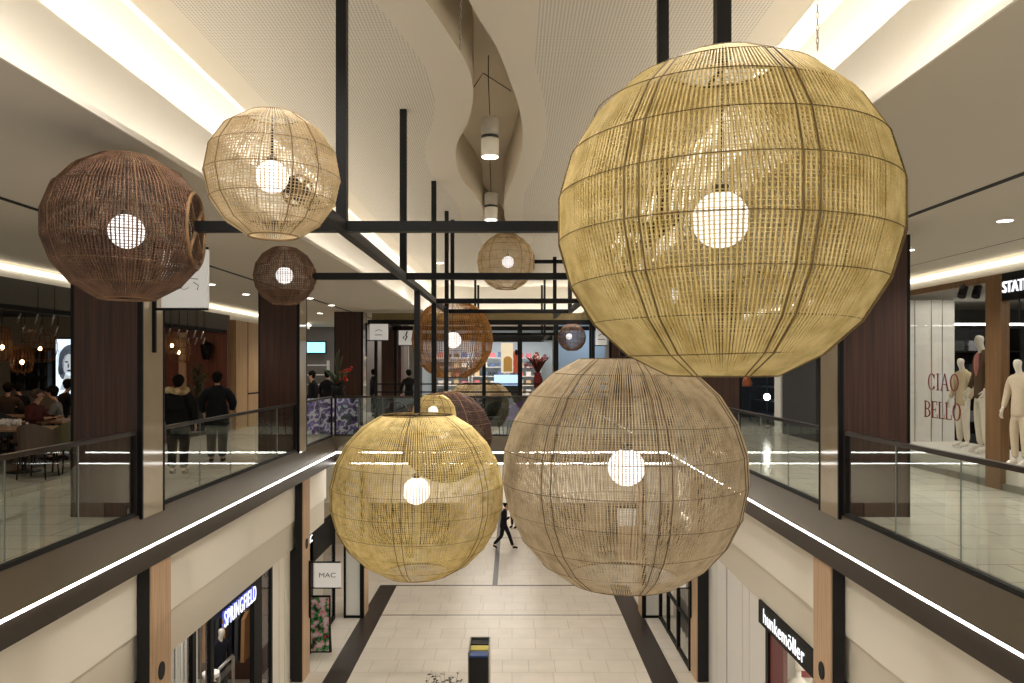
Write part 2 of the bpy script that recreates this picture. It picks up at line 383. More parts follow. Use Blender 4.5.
for (y0, y1) in zip([Y0]+ys, ys+[YC+.2]):
    l0, l1, r0, r1 = smooth(CL,y0), smooth(CL,y1), smooth(CR,y0), smooth(CR,y1)
    if y0 == Y0 or y1 > 20: l0 = r0 = l1 = r1 = (r0+l1)/2
    strip(plain, y0, y1, EL, -2.72, EL, -2.72); strip(perf, y0, y1, -2.72, min(l0,-.3)-.42, -2.72, min(l1,-.3)-.42)
    strip(plain, y0, y1, min(l0,-.3)-.42, l0, min(l1,-.3)-.42, l1)
    strip(plain, y0, y1, r0, max(r0,-.1)+.3, r1, max(r1,-.1)+.3); strip(perf, y0, y1, max(r0,-.1)+.3, 2.1, max(r1,-.1)+.3, 2.1)
    strip(plain, y0, y1, 2.1, ER, 2.1, ER)
    if y0 >= 2.2 and y1 <= 18.2:
        lining.quad((l0,y0,HC), (l1,y1,HC), (l1,y1,HC+.75), (l0,y0,HC+.75)); lining.quad((r0,y0,HC), (r1,y1,HC), (r1,y1,HC+.75), (r0,y0,HC+.75))
lining.sm = [True]*len(lining.sm)
captop.box(-2.6, 1.6, 1.8, 18.6, HC+.75, HC+.8)
struct('ceiling_middle', plain, M['plaster']); struct('ceiling_perforated', perf, M['perf'])
struct('ceiling_slot_lining', lining, M['slot']); struct('ceiling_slot_top', captop, M['slot'])

# round downlights in the side ceilings
def downlight(px, py, label, r=.085):
    y = F*1.65/(CY-py); p = P(px, py, y); p.z = H1
    t = thing('downlight', label, 'ceiling light', p, 'recessed ceiling downlights')
    MB().lathe((p.x,p.y,H1-.012), [(r,0),(r*1.12,.004),(r*1.12,.014)], 20).build('trim_ring', M['white'], t)
    MB().lathe((p.x,p.y,H1-.014), [(r*.93,0),(r*.93,.004)], 20).build('lit_lens', M['disc'], t)
    spot('downlight_lamp', (p.x, p.y, H1-.03), 60, 2.3)
for a in ((211,284,'round ceiling downlight just right of the blade sign with the emblem'), (246,294,'round ceiling downlight left of the small brown globe'),
          (331.6,305,'round ceiling downlight nearest the third left column'), (310,298,'round ceiling downlight just right of the small brown globe'),
          (320,313,'small far ceiling downlight beyond the second left column'), (1005,220,'large ceiling downlight above the lit storefront letters'),
          (908,249.5,'ceiling downlight at the edge of the big gold globe')):
    downlight(*a)
for x, y, l in ((-6.6,5.5,'left'), (-6.6,9.5,''), (-6.6,18,''), (5.9,3.4,'right'), (5.9,8,''), (5.9,11.5,''), (5.9,18,''), (5.9,22,''), (6.2,14.5,'right, hidden behind the big gold globe'), (-6.5,24,'far left')):
    spot('walkway_lamp', (x, y, H1-.03), 65 if x < 0 else 120, 2.5)

# ------------------------------------------------------------------ upper columns
names = ['nearest', 'second', 'third']
for side, s, X in (('left', 1, XL), ('right', -1, XR)):
    for i, y in enumerate(COL_Y):
        t = thing('column', '%s dark walnut column with a polished stone side on the %s balcony edge' % (names[i], side), 'column', (X-.4*s, y+.3, UP), 'walnut and stone columns')
        bx = lambda m, x0, x1, *r: m.box(min(x0, x1), max(x0, x1), *r)
        bx(MB(), X-.87*s, X-.03*s, y, y+.6, UP-.02, H1+.02).build('walnut_cladding', M['wood_dark'], t)
        bx(MB(), X-.035*s, X+.012*s, y+.03, y+.57, UP-.03, H1+.02).build('stone_side', M['stone'], t)
        m = MB(); bx(m, X-.04*s, X+.02*s, y-.012, y+.028, UP-.03, H1+.02); bx(m, X-.04*s, X+.02*s, y+.572, y+.612, UP-.03, H1+.02)
        bx(m, X-.89*s, X-.86*s, y-.01, y+.03, UP, H1+.02)
        m.build('black_edge', M['black'], t)

# ------------------------------------------------------------------ glass balustrades
def balustrade(label, a, b, inward, posts=(True, True)):
    a, b = Vector(a), Vector(b); d = (b-a); L = d.length; d.normalize()
    t = thing('glass_balustrade', label, 'balustrade', (a+b)/2, 'glass balustrades')
    n = max(1, round(L/1.2)); w = L/n; zv = Vector((0,0,1))
    for k in range(n):
        p = a + d*(k*w+.006); q = a + d*((k+1)*w-.006)
        MB().bar(p+zv*.54, q+zv*.54, .016, 1.04).build('glass_panel', M['glass'], t)
        if k: MB().bar(a+d*(k*w)+zv*.04, a+d*(k*w)+zv*1.05, .006, .014).build('glass_joint', M['joint'], t)
    MB().bar(a+zv*1.075, b+zv*1.075, .06, .05).build('handrail', M['handrail'], t)
    MB().bar(a+zv*.035, b+zv*.035, .05, .07).build('base_channel', M['blackmatte'], t)
    for k, p in enumerate((a, b)):
        if posts[k]: MB().bar(p+zv*.0, p+zv*1.05, .045).build('end_post', M['black'], t)
gx = XL-.05
balustrade('glass balustrade on the left balcony in front of the restaurant, nearer than the first column', (gx, -2.5, UP), (gx, 9.34, UP), 1, (False, True))
balustrade('glass balustrade between the first and second left columns', (gx, 10.1, UP), (gx, 16.3, UP), 1)
balustrade('short glass balustrade on the left between the second column and the bridge', (gx, 17.1, UP), (gx, 19.6, UP), 1)
gx = XR+.05
balustrade('glass balustrade on the right balcony in front of the menswear window', (gx, -2.5, UP), (gx, 9.34, UP), -1, (False, True))
balustrade('glass balustrade between the first and second right columns', (gx, 10.1, UP), (gx, 16.3, UP), -1)
balustrade('short glass balustrade on the right between the second column and the bridge', (gx, 17.1, UP), (gx, 19.6, UP), -1)
balustrade('glass balustrade running across the far bridge', (XL+.02, YF+.12, UP), (XR-.02, YF+.12, UP), 1)

# ------------------------------------------------------------------ hanging steel frames
SX, TX = -1.24, 1.10
def hanging_frame(label, loc, beams, hangers, w=.075):
    t = thing('lamp_grid', label, 'hanging frame', loc, 'black steel lamp frames')
    for a, b in beams: MB().bar(a, b, w).build('beam', M['black'], t)
    for a, b in hangers: MB().bar(a, b, w).build('hanger', M['black'], t)
    return t
ys4 = (5.4, 8.45, 11.75, 14.05)
F2 = EYE+.85
hanging_frame('smaller black steel grid hanging farther back near the far end', (0,24,F2),
    [((SX,21,F2),(1.36,21,F2)), ((SX,27.2,F2),(TX,27.2,F2)), ((SX,25,F2),(TX,25,F2)), ((SX,21,F2),(SX,27.24,F2)), ((TX,21,F2),(TX,27.24,F2))],
    [((x,y,HC),(x,y,F2)) for y in (25,27.2) for x in (SX,TX)])
za = EYE+102.3*15.6/F
hanging_frame('short black steel arm reaching from the grid to the pale far globe', (.9,15.6,za), [((.42,15.6,za),(TX,15.6,za)), ((.9,14.05,HF),(.9,15.6,HF))], [((.9,15.6,HF-.04),(.9,15.6,za+.1)), ((TX,15.6,HC),(TX,15.6,za-.04))])

# ------------------------------------------------------------------ woven globes
import numpy as np
def np_mesh(name, verts, quads, mat, smooth_=True):
    me = bpy.data.meshes.new(name)
    nv, nf = len(verts), len(quads)
    me.vertices.add(nv); me.vertices.foreach_set('co', np.ascontiguousarray(verts, dtype=np.float32).ravel())
    me.loops.add(nf*4); me.loops.foreach_set('vertex_index', np.ascontiguousarray(quads, dtype=np.int32).ravel())
    me.polygons.add(nf); me.polygons.foreach_set('loop_start', np.arange(0, nf*4, 4, dtype=np.int32))
    me.polygons.foreach_set('use_smooth', np.full(nf, smooth_))
    me.materials.append(mat); me.update(calc_edges=True); me.validate()
    return me
def np_tubes(P3, R, k, closed, ref):
    """P3: (s, n, 3) polylines, R radius, ref: (s,n,3) outward normals -> verts, quads"""
    s, n, _ = P3.shape
    if closed: T = np.roll(P3, -1, 1) - np.roll(P3, 1, 1)
    else:
        T = np.empty_like(P3); T[:,1:-1] = P3[:,2:]-P3[:,:-2]; T[:,0] = P3[:,1]-P3[:,0]; T[:,-1] = P3[:,-1]-P3[:,-2]
    T /= np.linalg.norm(T, axis=2, keepdims=True)+1e-9
    U = np.cross(T, ref); U /= np.linalg.norm(U, axis=2, keepdims=True)+1e-9
    W = np.cross(U, T)
    a = 2*np.pi*(np.arange(k)+.5)/k
    V = P3[:,:,None,:] + (U[:,:,None,:]*np.cos(a)[None,None,:,None] + W[:,:,None,:]*np.sin(a)[None,None,:,None])*R
    idx = np.arange(s*n*k).reshape(s, n, k)
    i2 = np.roll(idx, -1, 1) if closed else idx[:,1:]
    i1 = idx if closed else idx[:,:-1]
    q = np.stack([i1, np.roll(i1,-1,2), np.roll(i2,-1,2), i2], -1).reshape(-1,4)
    return V.reshape(-1,3), q
def globe(label, c, r, cut, mats, nm, nr, band, wm, wr, nrib, nhoop, bulb, hang='top', hole=None, hole_r=.0, group='woven globe lamps', name='globe_lamp', boff=(0,0,0), seed=1):
    """c centre, r radius, cut: how much of the radius is kept at top and bottom, nm meridian strands, nr woven rings inside band (fractions of r)"""
    rng = np.random.default_rng(seed)
    c = Vector(c); t = thing(name, label, 'lamp', c, group)
    mat, rib = mats
    a0, a1 = -math.asin(cut[1]), math.asin(cut[0])
    ka = np.linspace(a0, a1, nhoop+2); kz = r*np.sin(ka); kr = r*np.cos(ka)
    prof = lambda z: np.interp(z, kz, kr)
    # vertical strands
    n = 4*(nhoop+1)+1
    zz = np.interp(np.linspace(0, nhoop+1, n), np.arange(nhoop+2), kz)
    ang = 2*np.pi*(np.arange(nm)+rng.uniform(-.09,.09,nm))/nm
    rr = prof(zz)
    wob = rng.uniform(-1,1,(nm,1))*.002*r
    Pm = np.stack([(rr[None]+wob)*np.cos(ang)[:,None], (rr[None]+wob)*np.sin(ang)[:,None], np.repeat(zz[None],nm,0)], -1)
    Nm = np.stack([np.repeat(np.cos(ang)[:,None],n,1), np.repeat(np.sin(ang)[:,None],n,1), np.zeros((nm,n))], -1)
    V1, Q1 = np_tubes(Pm, wm/2, 4, False, Nm)
    # horizontal woven strands
    za = np.linspace(band[1]*r, band[0]*r, nr); za = za + rng.uniform(-.2,.2,nr)*(za[1]-za[0])
    m2 = nm; an = 2*np.pi*np.arange(m2)/m2
    amp = wm*.45*np.where((np.arange(m2)[None]+np.arange(nr)[:,None]) % 2 == 0, 1, -1)
    ra = prof(za)[:,None]+amp
    Pr = np.stack([ra*np.cos(an)[None], ra*np.sin(an)[None], np.repeat(za[:,None],m2,1)+rng.uniform(-.0015,.0015,(nr,m2))*r], -1)
    Nr = np.zeros_like(Pr); Nr[...,2] = 1
    V2, Q2 = np_tubes(Pr, wr/2, 4, True, Nr)
    V = np.concatenate([V1, V2]); Q = np.concatenate([Q1, Q2+len(V1)])
    if hole is not None:
        h = np.array(Vector(hole).normalized())
        fc = V[Q[:,0]]; cosd = fc @ h/ (np.linalg.norm(fc,axis=1)+1e-9)
        Q = Q[cosd < math.cos(math.asin(hole_r/r))]
    o = bpy.data.objects.new('woven_shade', np_mesh('woven_shade', V, Q, mat)); COL.objects.link(o); o.parent = t
    # ribs, hoops, rims
    tb = max(.0065, wm*.95)
    def inhole(p): return hole is not None and Vector(p).normalized().dot(Vector(hole).normalized()) > math.cos(math.asin(min(.99,hole_r/r)))
    zero = Vector((0,0,0))
    first = None; kzl = [float(x) for x in kz]
    for k in range(nrib):
        th = 2*PI*(k//2+.37)/max(1,nrib//2) + (.09 if k % 2 else 0.)*(1 if nrib > 9 else 4.5)
        pts = [Vector(((float(prof(z))+tb*.8)*math.cos(th), (float(prof(z))+tb*.8)*math.sin(th), float(z))) for z in zz]
        if any(inhole(p) for p in pts) or first is None:
            run = [p for p in pts if not inhole(p)]
            if hole is not None and any(inhole(p) for p in pts): run = [p for p in pts if not inhole(p) and p.z > 0] or run
            ob = MB().tube(run, tb*.40, 6).build('rib', rib, t, org=zero)
            if not any(inhole(p) for p in pts): first = (ob, th)
        else:
            ob = first[0].copy(); ob.rotation_euler = (0,0,th-first[1]); COL.objects.link(ob); ob.parent = t
    for k in range(1, nhoop+1):
        z = kzl[k]; R = float(kr[k])+tb*.7; N = 64
        ph, tl = seed*1.3+k*2.1, .018*r*math.sin(seed+k*1.7)
        pts = [Vector((R*math.cos(2*PI*j/N), R*math.sin(2*PI*j/N), z+tl*math.sin(2*PI*j/N+ph)+.4*tl*math.sin(4*PI*j/N))) for j in range(N)]
        if any(inhole(p) for p in pts):
            j0 = max(range(N), key=lambda j: pts[j].dot(Vector(hole))); pts = [pts[(j0+j) % N] for j in range(N)]; pts = [p for p in pts if not inhole(p)]
            MB().tube(pts, tb*.23, 5).build('hoop', rib, t, org=zero)
        else: MB().tube(pts, tb*.23, 5, True, nrm=Vector((0,0,1))).build('hoop', rib, t, org=zero)
    for e in (0, -1):
        R = float(kr[e]); N = 40
        MB().tube([Vector((R*math.cos(2*PI*j/N), R*math.sin(2*PI*j/N), kzl[e])) for j in range(N)], tb*.8, 6, True, nrm=Vector((0,0,1))).build('rim', rib, t, org=zero)
    if hole is not None:
        h = Vector(hole).normalized(); u = h.orthogonal().normalized(); w = h.cross(u); d = math.sqrt(r*r-hole_r*hole_r); N = 36
        MB().tube([h*d + (u*math.cos(2*PI*j/N)+w*math.sin(2*PI*j/N))*hole_r for j in range(N)], tb*1.3, 6, True, nrm=h).build('side_ring', rib, t, org=zero)
        m = MB(); m.bar(h*d + u*hole_r, h*d - u*hole_r, .02, .02); m.bar(h*d + w*hole_r, h*d - w*hole_r, .02, .02); m.build('mounting_cross', rib, t, org=zero)
    else:
        R = float(kr[-1]); m = MB(); m.bar((-R,0,kzl[-1]), (R,0,kzl[-1]), .02, .015); m.bar((0,-R,kzl[-1]), (0,R,kzl[-1]), .02, .015); m.build('mounting_cross', M['black'], t, org=zero)
    bo = Vector(boff)
    b = MB().ball(bo, bulb, 24, 16).build('glass_bulb', M['bulb'], t, org=zero)
    MB().lathe(bo+Vector((0,0,bulb*.93)), [(bulb*.28,0),(bulb*.3,bulb*.3),(bulb*.12,bulb*.4)], 12).build('bulb_cap', M['bulbcap'], b, org=zero)
    MB().tube([bo+Vector((0,0,bulb*1.2)), (bo.x*.3,bo.y*.3,kzl[-1])], .006, 6).build('cord', M['cord'], t, org=zero)
    return t
G = lambda k: (M[k], M[k+'_rib'])
def fit(x0, x1, y0, y1, y, cut):
    """centre and radius of the sphere that shows between px x0..x1 (full width) and y0..y1 (cut caps) at distance y"""
    a, b = math.atan((x0-CX)/F), math.atan((x1-CX)/F); t, h = math.tan((a+b)/2), (b-a)/2
    r = y*math.sqrt(1+t*t)*math.sin(h)
    mid, half = (y0+y1)/2, (y1-y0)/2/cut
    v = math.tan((math.atan((CY-mid+half)/F)+math.atan((CY-mid-half)/F))/2)
    return Vector((t*y, y, EYE+v*y)), r
def G2(label, box, y, cut, mats, nm, nr, band, wm, wr, nrib, nhoop, bpx, bulb, **k):
    c, r = fit(*box, y, (cut[0]+cut[1])/2)
    globe(label, c, r, cut, mats, nm, nr, band, wm, wr, nrib, nhoop, bulb, boff=P(bpx[0], bpx[1], y)-c, **k)
    return c, r
cG, rG = G2('huge gold woven globe lamp in the upper right, the largest of all', (559,907,48,378), 3.86, (.945,.945), G('gold'), 230, 74, (.86,-.72), .0118, .0050, 14, 8, (720.5,220), .146, seed=2)
cT, rT = G2('big taupe woven globe lamp below the huge gold one', (503,750,358,591), 7.08, (.93,.885), G('taupe'), 240, 84, (.62,-.80), .0105, .0048, 14, 8, (626.5,467.5), .177, seed=3)
cL, rL = G2('gold woven globe lamp hanging low at centre left, beside the taupe globe', (329,503,412,578), 9.8, (.91,.925), G('gold'), 190, 70, (.66,-.80), .0115, .0056, 12, 8, (416.5,491), .179, seed=4)
G2('large brown woven globe with a round side opening, farthest left', (39,208,148,306), 5.4, (.935,.935), G('brown'), 128, 46, (.80,-.84), .0115, .0066, 8, 6, (126.5,231.5), .124, hang='side', hole=(1,.18,0), hole_r=.27, seed=5)
G2('straw coloured woven globe lamp beside the tall steel hanger, upper left', (203,340,111,238), 3.82, (.92,.93), G('straw'), 100, 38, (.84,-.74), .0058, .0044, 8, 5, (272,177), .083, hang='side', hole=(.1,1,0), hole_r=.085, seed=6)
G2('small reddish brown woven globe on the end of the second crossbeam', (253,316,248,304), 8.45, (.92,.92), G('brown'), 80, 28, (.84,-.82), .0082, .007, 8, 5, (284.5,275.5), .097, hang='side', hole=(1,0,0), hole_r=.1, seed=7)
cA, rA = G2('amber woven globe lamp behind the steel hangers at the centre', (411.5,493,303,376), 14.9, (.93,.93), G('amber'), 104, 30, (.80,-.80), .012, .0085, 9, 7, (453,340), .165, seed=8)
cD, rD = G2('dark brown woven globe hanging low behind the low gold globe', (400,492,391,482), 13.1, (.95,.96), (M['darkbrown'], M['brown_rib']), 130, 44, (.80,-.86), .0145, .012, 8, 7, (443,433), .10, seed=9)
cS, rS = G2('small gold woven globe on a thin hanger just above the low gold globe', (412,456,394,436), 11.75, (.92,.92), G('gold'), 90, 30, (.80,-.80), .009, .007, 8, 5, (433,411), .08, seed=10)
G2('pale straw globe lamp high at the centre beneath the far ceiling', (477.5,534.5,233,291), 15.6, (.93,.93), G('straw'), 96, 34, (.80,-.76), .0125, .009, 9, 7, (508,262), .125, hang='side', hole=(1,0,0), hole_r=.15, seed=11)
G2('little dark grey woven globe lamp far back, by the blue wall', (558,586,324,351), 21, (.93,.93), G('brown'), 60, 20, (.82,-.82), .012, .010, 8, 5, (569,336.5), .085, hang='side', hole=(-1,0,0), hole_r=.1, seed=12)
G2('small gold globe lamp hidden behind the huge gold globe', (640,704,266,326), 8.45, (.92,.92), G('gold'), 84, 28, (.84,-.82), .008, .0065, 8, 5, (672,296), .085, hang='side', hole=(-1,0,0), hole_r=.1, seed=13)
globe('wide pale straw woven globe half hidden behind the far kiosk rails', Vector((P(480,0,24.5).x, 24.5, UP+.27)), 1.22, (.85,.2), G('straw'), 110, 34, (.72,-.15), .024, .016, 10, 5, .1, seed=14)
# the near steel grid, its cross bars and the drops that carry the globes
beams = [((SX,4.1,HF),(SX,14.09,HF)), ((TX,5.0,HF),(TX,14.09,HF)), ((-2.30,5.4,HF),(TX,5.4,HF)), ((-2.3,8.45,HF),(1.52,8.45,HF)), ((SX,11.75,HF),(TX,11.75,HF)), ((SX,14.05,HF),(TX,14.05,HF))]
hang = [((x,y,HC),(x,y,HF)) for y in ys4 for x in (SX,TX)]
for c, r, k in ((cT,rT,.93),(cL,rL,.91),(cS,rS,.92),(cD,rD,.95)): hang.append(((c.x,c.y,HF),(c.x,c.y,c.z+r*k+.03)))
hanging_frame('large near black steel grid hanging from the ceiling and carrying the globes', (0,9,HF), beams, hang)
# hangers of their own
for lab, c, r in (('black steel hanger dropping from the ceiling into the huge gold globe', cG, rG*.945), ('thin black steel hanger dropping from the ceiling to the amber globe', cA, rA*.93)):
    tag(MB().bar((c.x,c.y,HC), (c.x,c.y,c.z+r+.03), .075).build('steel_hanger', M['black']), lab, 'hanger')

# ------------------------------------------------------------------ pendant spots and chains in the ceiling slot
def pendant(px, py, y, r, h, label, wire=True):
    c = P(px, py, y); t = thing('pendant_spotlight', label, 'ceiling light', c, 'cylinder spotlights in the ceiling slot')
    z0, z1 = c.z-h/2, c.z+h/2
    MB().lathe((c.x,c.y,0), [(r,z0+h*.55),(r,z1),(r*.9,z1+.01)], 24).build('upper_body', pm('satin_grey', srgb(150,142,128), .5), t)
    MB().lathe((c.x,c.y,0), [(r*.985,z0+h*.46),(r*.985,z0+h*.56)], 24).build('black_band', M['blackmatte'], t)
    MB().lathe((c.x,c.y,0), [(r*.96,z0),(r,z0+.02),(r,z0+h*.47)], 24).build('lower_body', M['plaster_edge'], t)
    MB().lathe((c.x,c.y,0), [(r*.88,z0-.004),(r*.88,z0+.01)], 24).build('lit_lens', M['disc'], t)
    MB().tube([(c.x,c.y,z1), (c.x-.02,c.y,HC+.45), (c.x-.02,c.y,HC+.75)], .006, 5).build('cable', M['cord'], t)
    spot('pendant_lamp', (c.x,c.y,z0-.03), 520, 1.9)
    return t, c
t, c = pendant(490, 138, 8.75, .105, .45, 'cylinder spotlight hanging in the widest bend of the ceiling slot')
pendant(491, 207, 11.9, .105, .42, 'second cylinder spotlight farther back, at the narrow neck of the ceiling slot')
yw = 8.2; zl = P(474,87,yw)
tag(MB().tube([P(474,87,yw), P(483,73,yw+.1), P(511,91,yw)], .006, 5).build('suspension_wire', M['cord']), 'thin wire stretched across the ceiling slot above the nearer cylinder spotlight', 'wire')
def chain(label, top, bottom, pitch=.035):
    a, b = Vector(top), Vector(bottom); n = int((a-b).length/pitch); m = MB()
    for i in range(n):
        p = a.lerp(b, (i+.5)/n); u = Vector((1,0,0)) if i % 2 else Vector((0,1,0))
        m.tube([p+u*.008*math.cos(2*PI*k/8)+Vector((0,0,1))*.024*math.sin(2*PI*k/8) for k in range(8)], .003, 4, True, nrm=u.cross(Vector((0,0,1))))
    return tag(m.build('hanging_chain', M['steel']), label, 'chain', 'hanging chains')
b = P(460.5,49,5.6); chain('thin chain hanging in the near part of the ceiling slot', (b.x,b.y,HC+.7), b)
b = P(817.5,50,4.2); chain('thin chain hanging in front of the bright cove, beside the huge gold globe', (b.x,b.y,HC), b)
for x, y in ((-.9,4.2),(-.6,1.5),(1.5,4.),(-1.9,4.2)): spot('added_hall_spot', (x, y, HC-.06), 110, 2.2)  # out-of-view spots added to brighten the hall, no fixtures built
for x, y, lab in ((-2.06,21.2,'small downlight in the far raised ceiling, left of the pale straw globe'),(1.9,21.2,'small downlight in the far raised ceiling, behind the huge gold globe'),(1.6,12.5,'downlight in the raised ceiling behind the huge gold globe')):
    t = thing('downlight', lab, 'ceiling light', (x,y,HC)); MB().lathe((x,y,HC-.012), [(.10,0),(.11,.004),(.11,.014)], 20).build('trim_ring', M['white'], t); MB().lathe((x,y,HC-.014), [(.09,0),(.09,.004)], 20).build('lit_lens', M['disc'], t)
    spot('raised_downlight_lamp', (x,y,HC-.03), 330, 2.2)

# ------------------------------------------------------------------ people and mannequins
def skin_mesh(name, joints, edges, radii, root, mat, levels=1):
    bm = bmesh.new(); ly = bm.verts.layers.skin.verify(); keys = list(joints); vs = {}
    for k in keys:
        v = bm.verts.new(joints[k]); vs[k] = v; r = radii[k]; r = r if isinstance(r, tuple) else (r, r)
        v[ly].radius = r; v[ly].use_root = (k == root)
    for a, b in edges: bm.edges.new((vs[a], vs[b]))
    me = bpy.data.meshes.new(name); bm.to_mesh(me); bm.free()
    o = bpy.data.objects.new(name, me); COL.objects.link(o)
    s = o.modifiers.new('s', 'SKIN'); s.use_smooth_shade = True; s.branch_smoothing = .7
    d = o.modifiers.new('d', 'SUBSURF'); d.levels = d.render_levels = levels
    dg = bpy.context.evaluated_depsgraph_get(); m2 = bpy.data.meshes.new_from_object(o.evaluated_get(dg))
    bpy.data.objects.remove(o); bpy.data.meshes.remove(me)
    m2.name = name; m2.materials.clear(); m2.materials.append(mat)
    m2.polygons.foreach_set('use_smooth', [True]*len(m2.polygons))
    o = bpy.data.objects.new(name, m2); COL.objects.link(o); return o
STAND = dict(hip=.93, kneeL=(-.10,.02,.50), ankL=(-.10,-.02,.09), toeL=(-.11,.15,.04), kneeR=(.10,.02,.50), ankR=(.10,-.02,.09), toeR=(.11,.15,.04),
             elL=(-.27,-.02,1.14), wrL=(-.26,.10,.90), elR=(.27,-.02,1.14), wrR=(.26,.10,.90), lean=0., head=(0,.03,0))
SIT = dict(hip=.52, kneeL=(-.12,.44,.50), ankL=(-.12,.40,.09), toeL=(-.13,.56,.04), kneeR=(.12,.44,.50), ankR=(.12,.40,.09), toeR=(.13,.56,.04),
           elL=(-.26,.10,.78), wrL=(-.16,.36,.80), elR=(.26,.10,.78), wrR=(.16,.36,.80), lean=.06, head=(0,.05,0))
WALK = dict(STAND, kneeL=(-.08,.20,.50), ankL=(-.08,.34,.10), toeL=(-.08,.50,.07), kneeR=(.08,-.04,.49), ankR=(.08,-.36,.16), toeR=(.08,-.24,.04),
            elL=(-.24,-.14,1.14), wrL=(-.24,-.08,.90), elR=(.22,.12,1.12), wrR=(.10,.30,1.22), lean=.05, head=(0,.05,0))
def person(label, loc, rz, pose, top, legs, hair=True, scale=1., mannequin=False, hood=None, bald=False, shoes=None, hair_mat=None, coat=False, group=None, puffy=1., wide=1.):
    g = dict(STAND, **pose); hz = g['hip']; L = g['lean']
    t = thing('mannequin' if mannequin else 'person', label, 'mannequin' if mannequin else 'person', loc, group, rz); t.scale = (scale*.86, scale*.86, scale) if mannequin else (scale,)*3
    V = Vector; up = lambda h: V((0, L*h/.55, hz+h))
    J = dict(pel=up(.02), waist=up(.18), chest=up(.36), nk=up(.52))
    nk = J['nk']; hd = V(g['head'])
    J.update(neck=nk+V((0,.012,.06))+hd*.3, jaw=nk+V((0,.035,.125))+hd, mid=nk+V((0,.03,.19))+hd, top=nk+V((0,.02,.25))+hd)
    J.update(shL=up(.47)+V((-.175,0,0)), shR=up(.47)+V((.175,0,0)), hiL=up(-.03)+V((-.09,0,0)), hiR=up(-.03)+V((.09,0,0)))
    E = [('pel','waist'),('waist','chest'),('chest','nk'),('nk','neck'),('neck','jaw'),('jaw','mid'),('mid','top'),('chest','shL'),('chest','shR'),('pel','hiL'),('pel','hiR')]
    R = dict(pel=(.13,.10), waist=(.115,.09), chest=(.13,.10), nk=.062, neck=.05, jaw=(.06,.068), mid=(.078,.092), top=(.055,.06), shL=.055, shR=.055, hiL=.085, hiR=.085)
    if not mannequin:
        J['nose'] = J['jaw']+V((0,.105,.045)); R['nose'] = .012; E.append(('jaw','nose'))
        for s, q in ((-1,'earL'),(1,'earR')): J[q] = J['mid']+V((s*.086,-.005,-.03)); R[q] = .014; E.append(('mid',q))
    for q, s in (('L',-1),('R',1)):
        J['el'+q] = V(g['el'+q]); J['wr'+q] = V(g['wr'+q]); J['kn'+q] = V(g['knee'+q]); J['an'+q] = V(g['ank'+q]); J['to'+q] = V(g['toe'+q])
        R.update({'el'+q:.04, 'wr'+q:.028, 'kn'+q:.055, 'an'+q:.04, 'to'+q:.032})
        E += [('sh'+q,'el'+q),('el'+q,'wr'+q),('hi'+q,'kn'+q),('kn'+q,'an'+q),('an'+q,'to'+q)]
        d = (J['wr'+q]-J['el'+q]).normalized(); side = V((0,1,0)) if abs(d.y) < .8 else V((-s,0,0)); side = (side - d*side.dot(d)).normalized(); cu = V((-s,0,0)) if abs(d.x) < .8 else V((0,0,-1))
        J['palm'+q] = J['wr'+q]+d*.075; R['palm'+q] = (.022,.038); E.append(('wr'+q,'palm'+q))
        for i, (o, ln) in enumerate(((.03,.07),(.01,.078),(-.01,.072),(-.03,.056))):
            a = 'f%d%s' % (i,q); J[a+'a'] = J['palm'+q]+d*(.025)+side*o*1.15; J[a+'b'] = J[a+'a']+d*ln*.55+cu*.006; J[a+'c'] = J[a+'b']+d*ln*.4+cu*.026
            R.update({a+'a':.0095, a+'b':.0088, a+'c':.0075}); E += [('palm'+q,a+'a'),(a+'a',a+'b'),(a+'b',a+'c')]
        J['th1'+q] = J['wr'+q]+d*.035+side*.042; J['th2'+q] = J['th1'+q]+d*.05+side*.02+cu*.012; R['th1'+q] = .012; R['th2'+q] = .009
        E += [('wr'+q,'th1'+q),('th1'+q,'th2'+q)]
    bm_ = M['manq'] if mannequin else M['skin']
    R['shL'] = R['shR'] = .046; R['chest'] = (.12,.088)
    b = skin_mesh('body', J, E, R, 'pel', bm_); b.parent = t
    # jacket
    ks = ['pel','waist','chest','shL','shR','elL','elR','wrL','wrR']; JJ = {k: J[k].copy() for k in ks}; p = puffy
    RR = dict(pel=(.165*p,.135*p), waist=(.15*p,.125*p), chest=(.185*p,.155*p), shL=.092*p, shR=.092*p, elL=.064*p, elR=.064*p, wrL=.046*p, wrR=.046*p)
    EE = [('pel','waist'),('waist','chest'),('chest','shL'),('chest','shR'),('shL','elL'),('shR','elR'),('elL','wrL'),('elR','wrR')]
    for q in 'LR': JJ['wr'+q] = J['el'+q].lerp(J['wr'+q], .93)
    JJ['col'] = J['nk']+V((0,-.008,.055)); RR['col'] = .078; EE.append(('chest','col'))
    JJ['hem'] = up(-.30 if coat else -.15); RR['hem'] = (.20,.17) if coat else (.175*p,.15*p); EE.append(('pel','hem'))
    o = skin_mesh('jacket', JJ, EE, RR, 'pel', top); o.parent = t
    # trousers
    ks = ['pel','hiL','hiR','knL','knR']; JJ = {k: J[k].copy() for k in ks}; JJ['tw'] = up(.15)
    JJ['pel'] = up(-.01)
    for q, sg in (('L',-1),('R',1)): JJ['hi'+q] = (J['hi'+q]*.72 + J['kn'+q]*.28); JJ['hi'+q].x = sg*.092*min(1.2,wide)
    for q in 'LR': JJ['an'+q] = J['kn'+q].lerp(J['an'+q], .96)
    RR = dict(pel=(.155,.12), tw=(.135,.105), hiL=.105*wide, hiR=.105*wide, knL=.075*wide, knR=.075*wide, anL=.062*wide, anR=.062*wide)
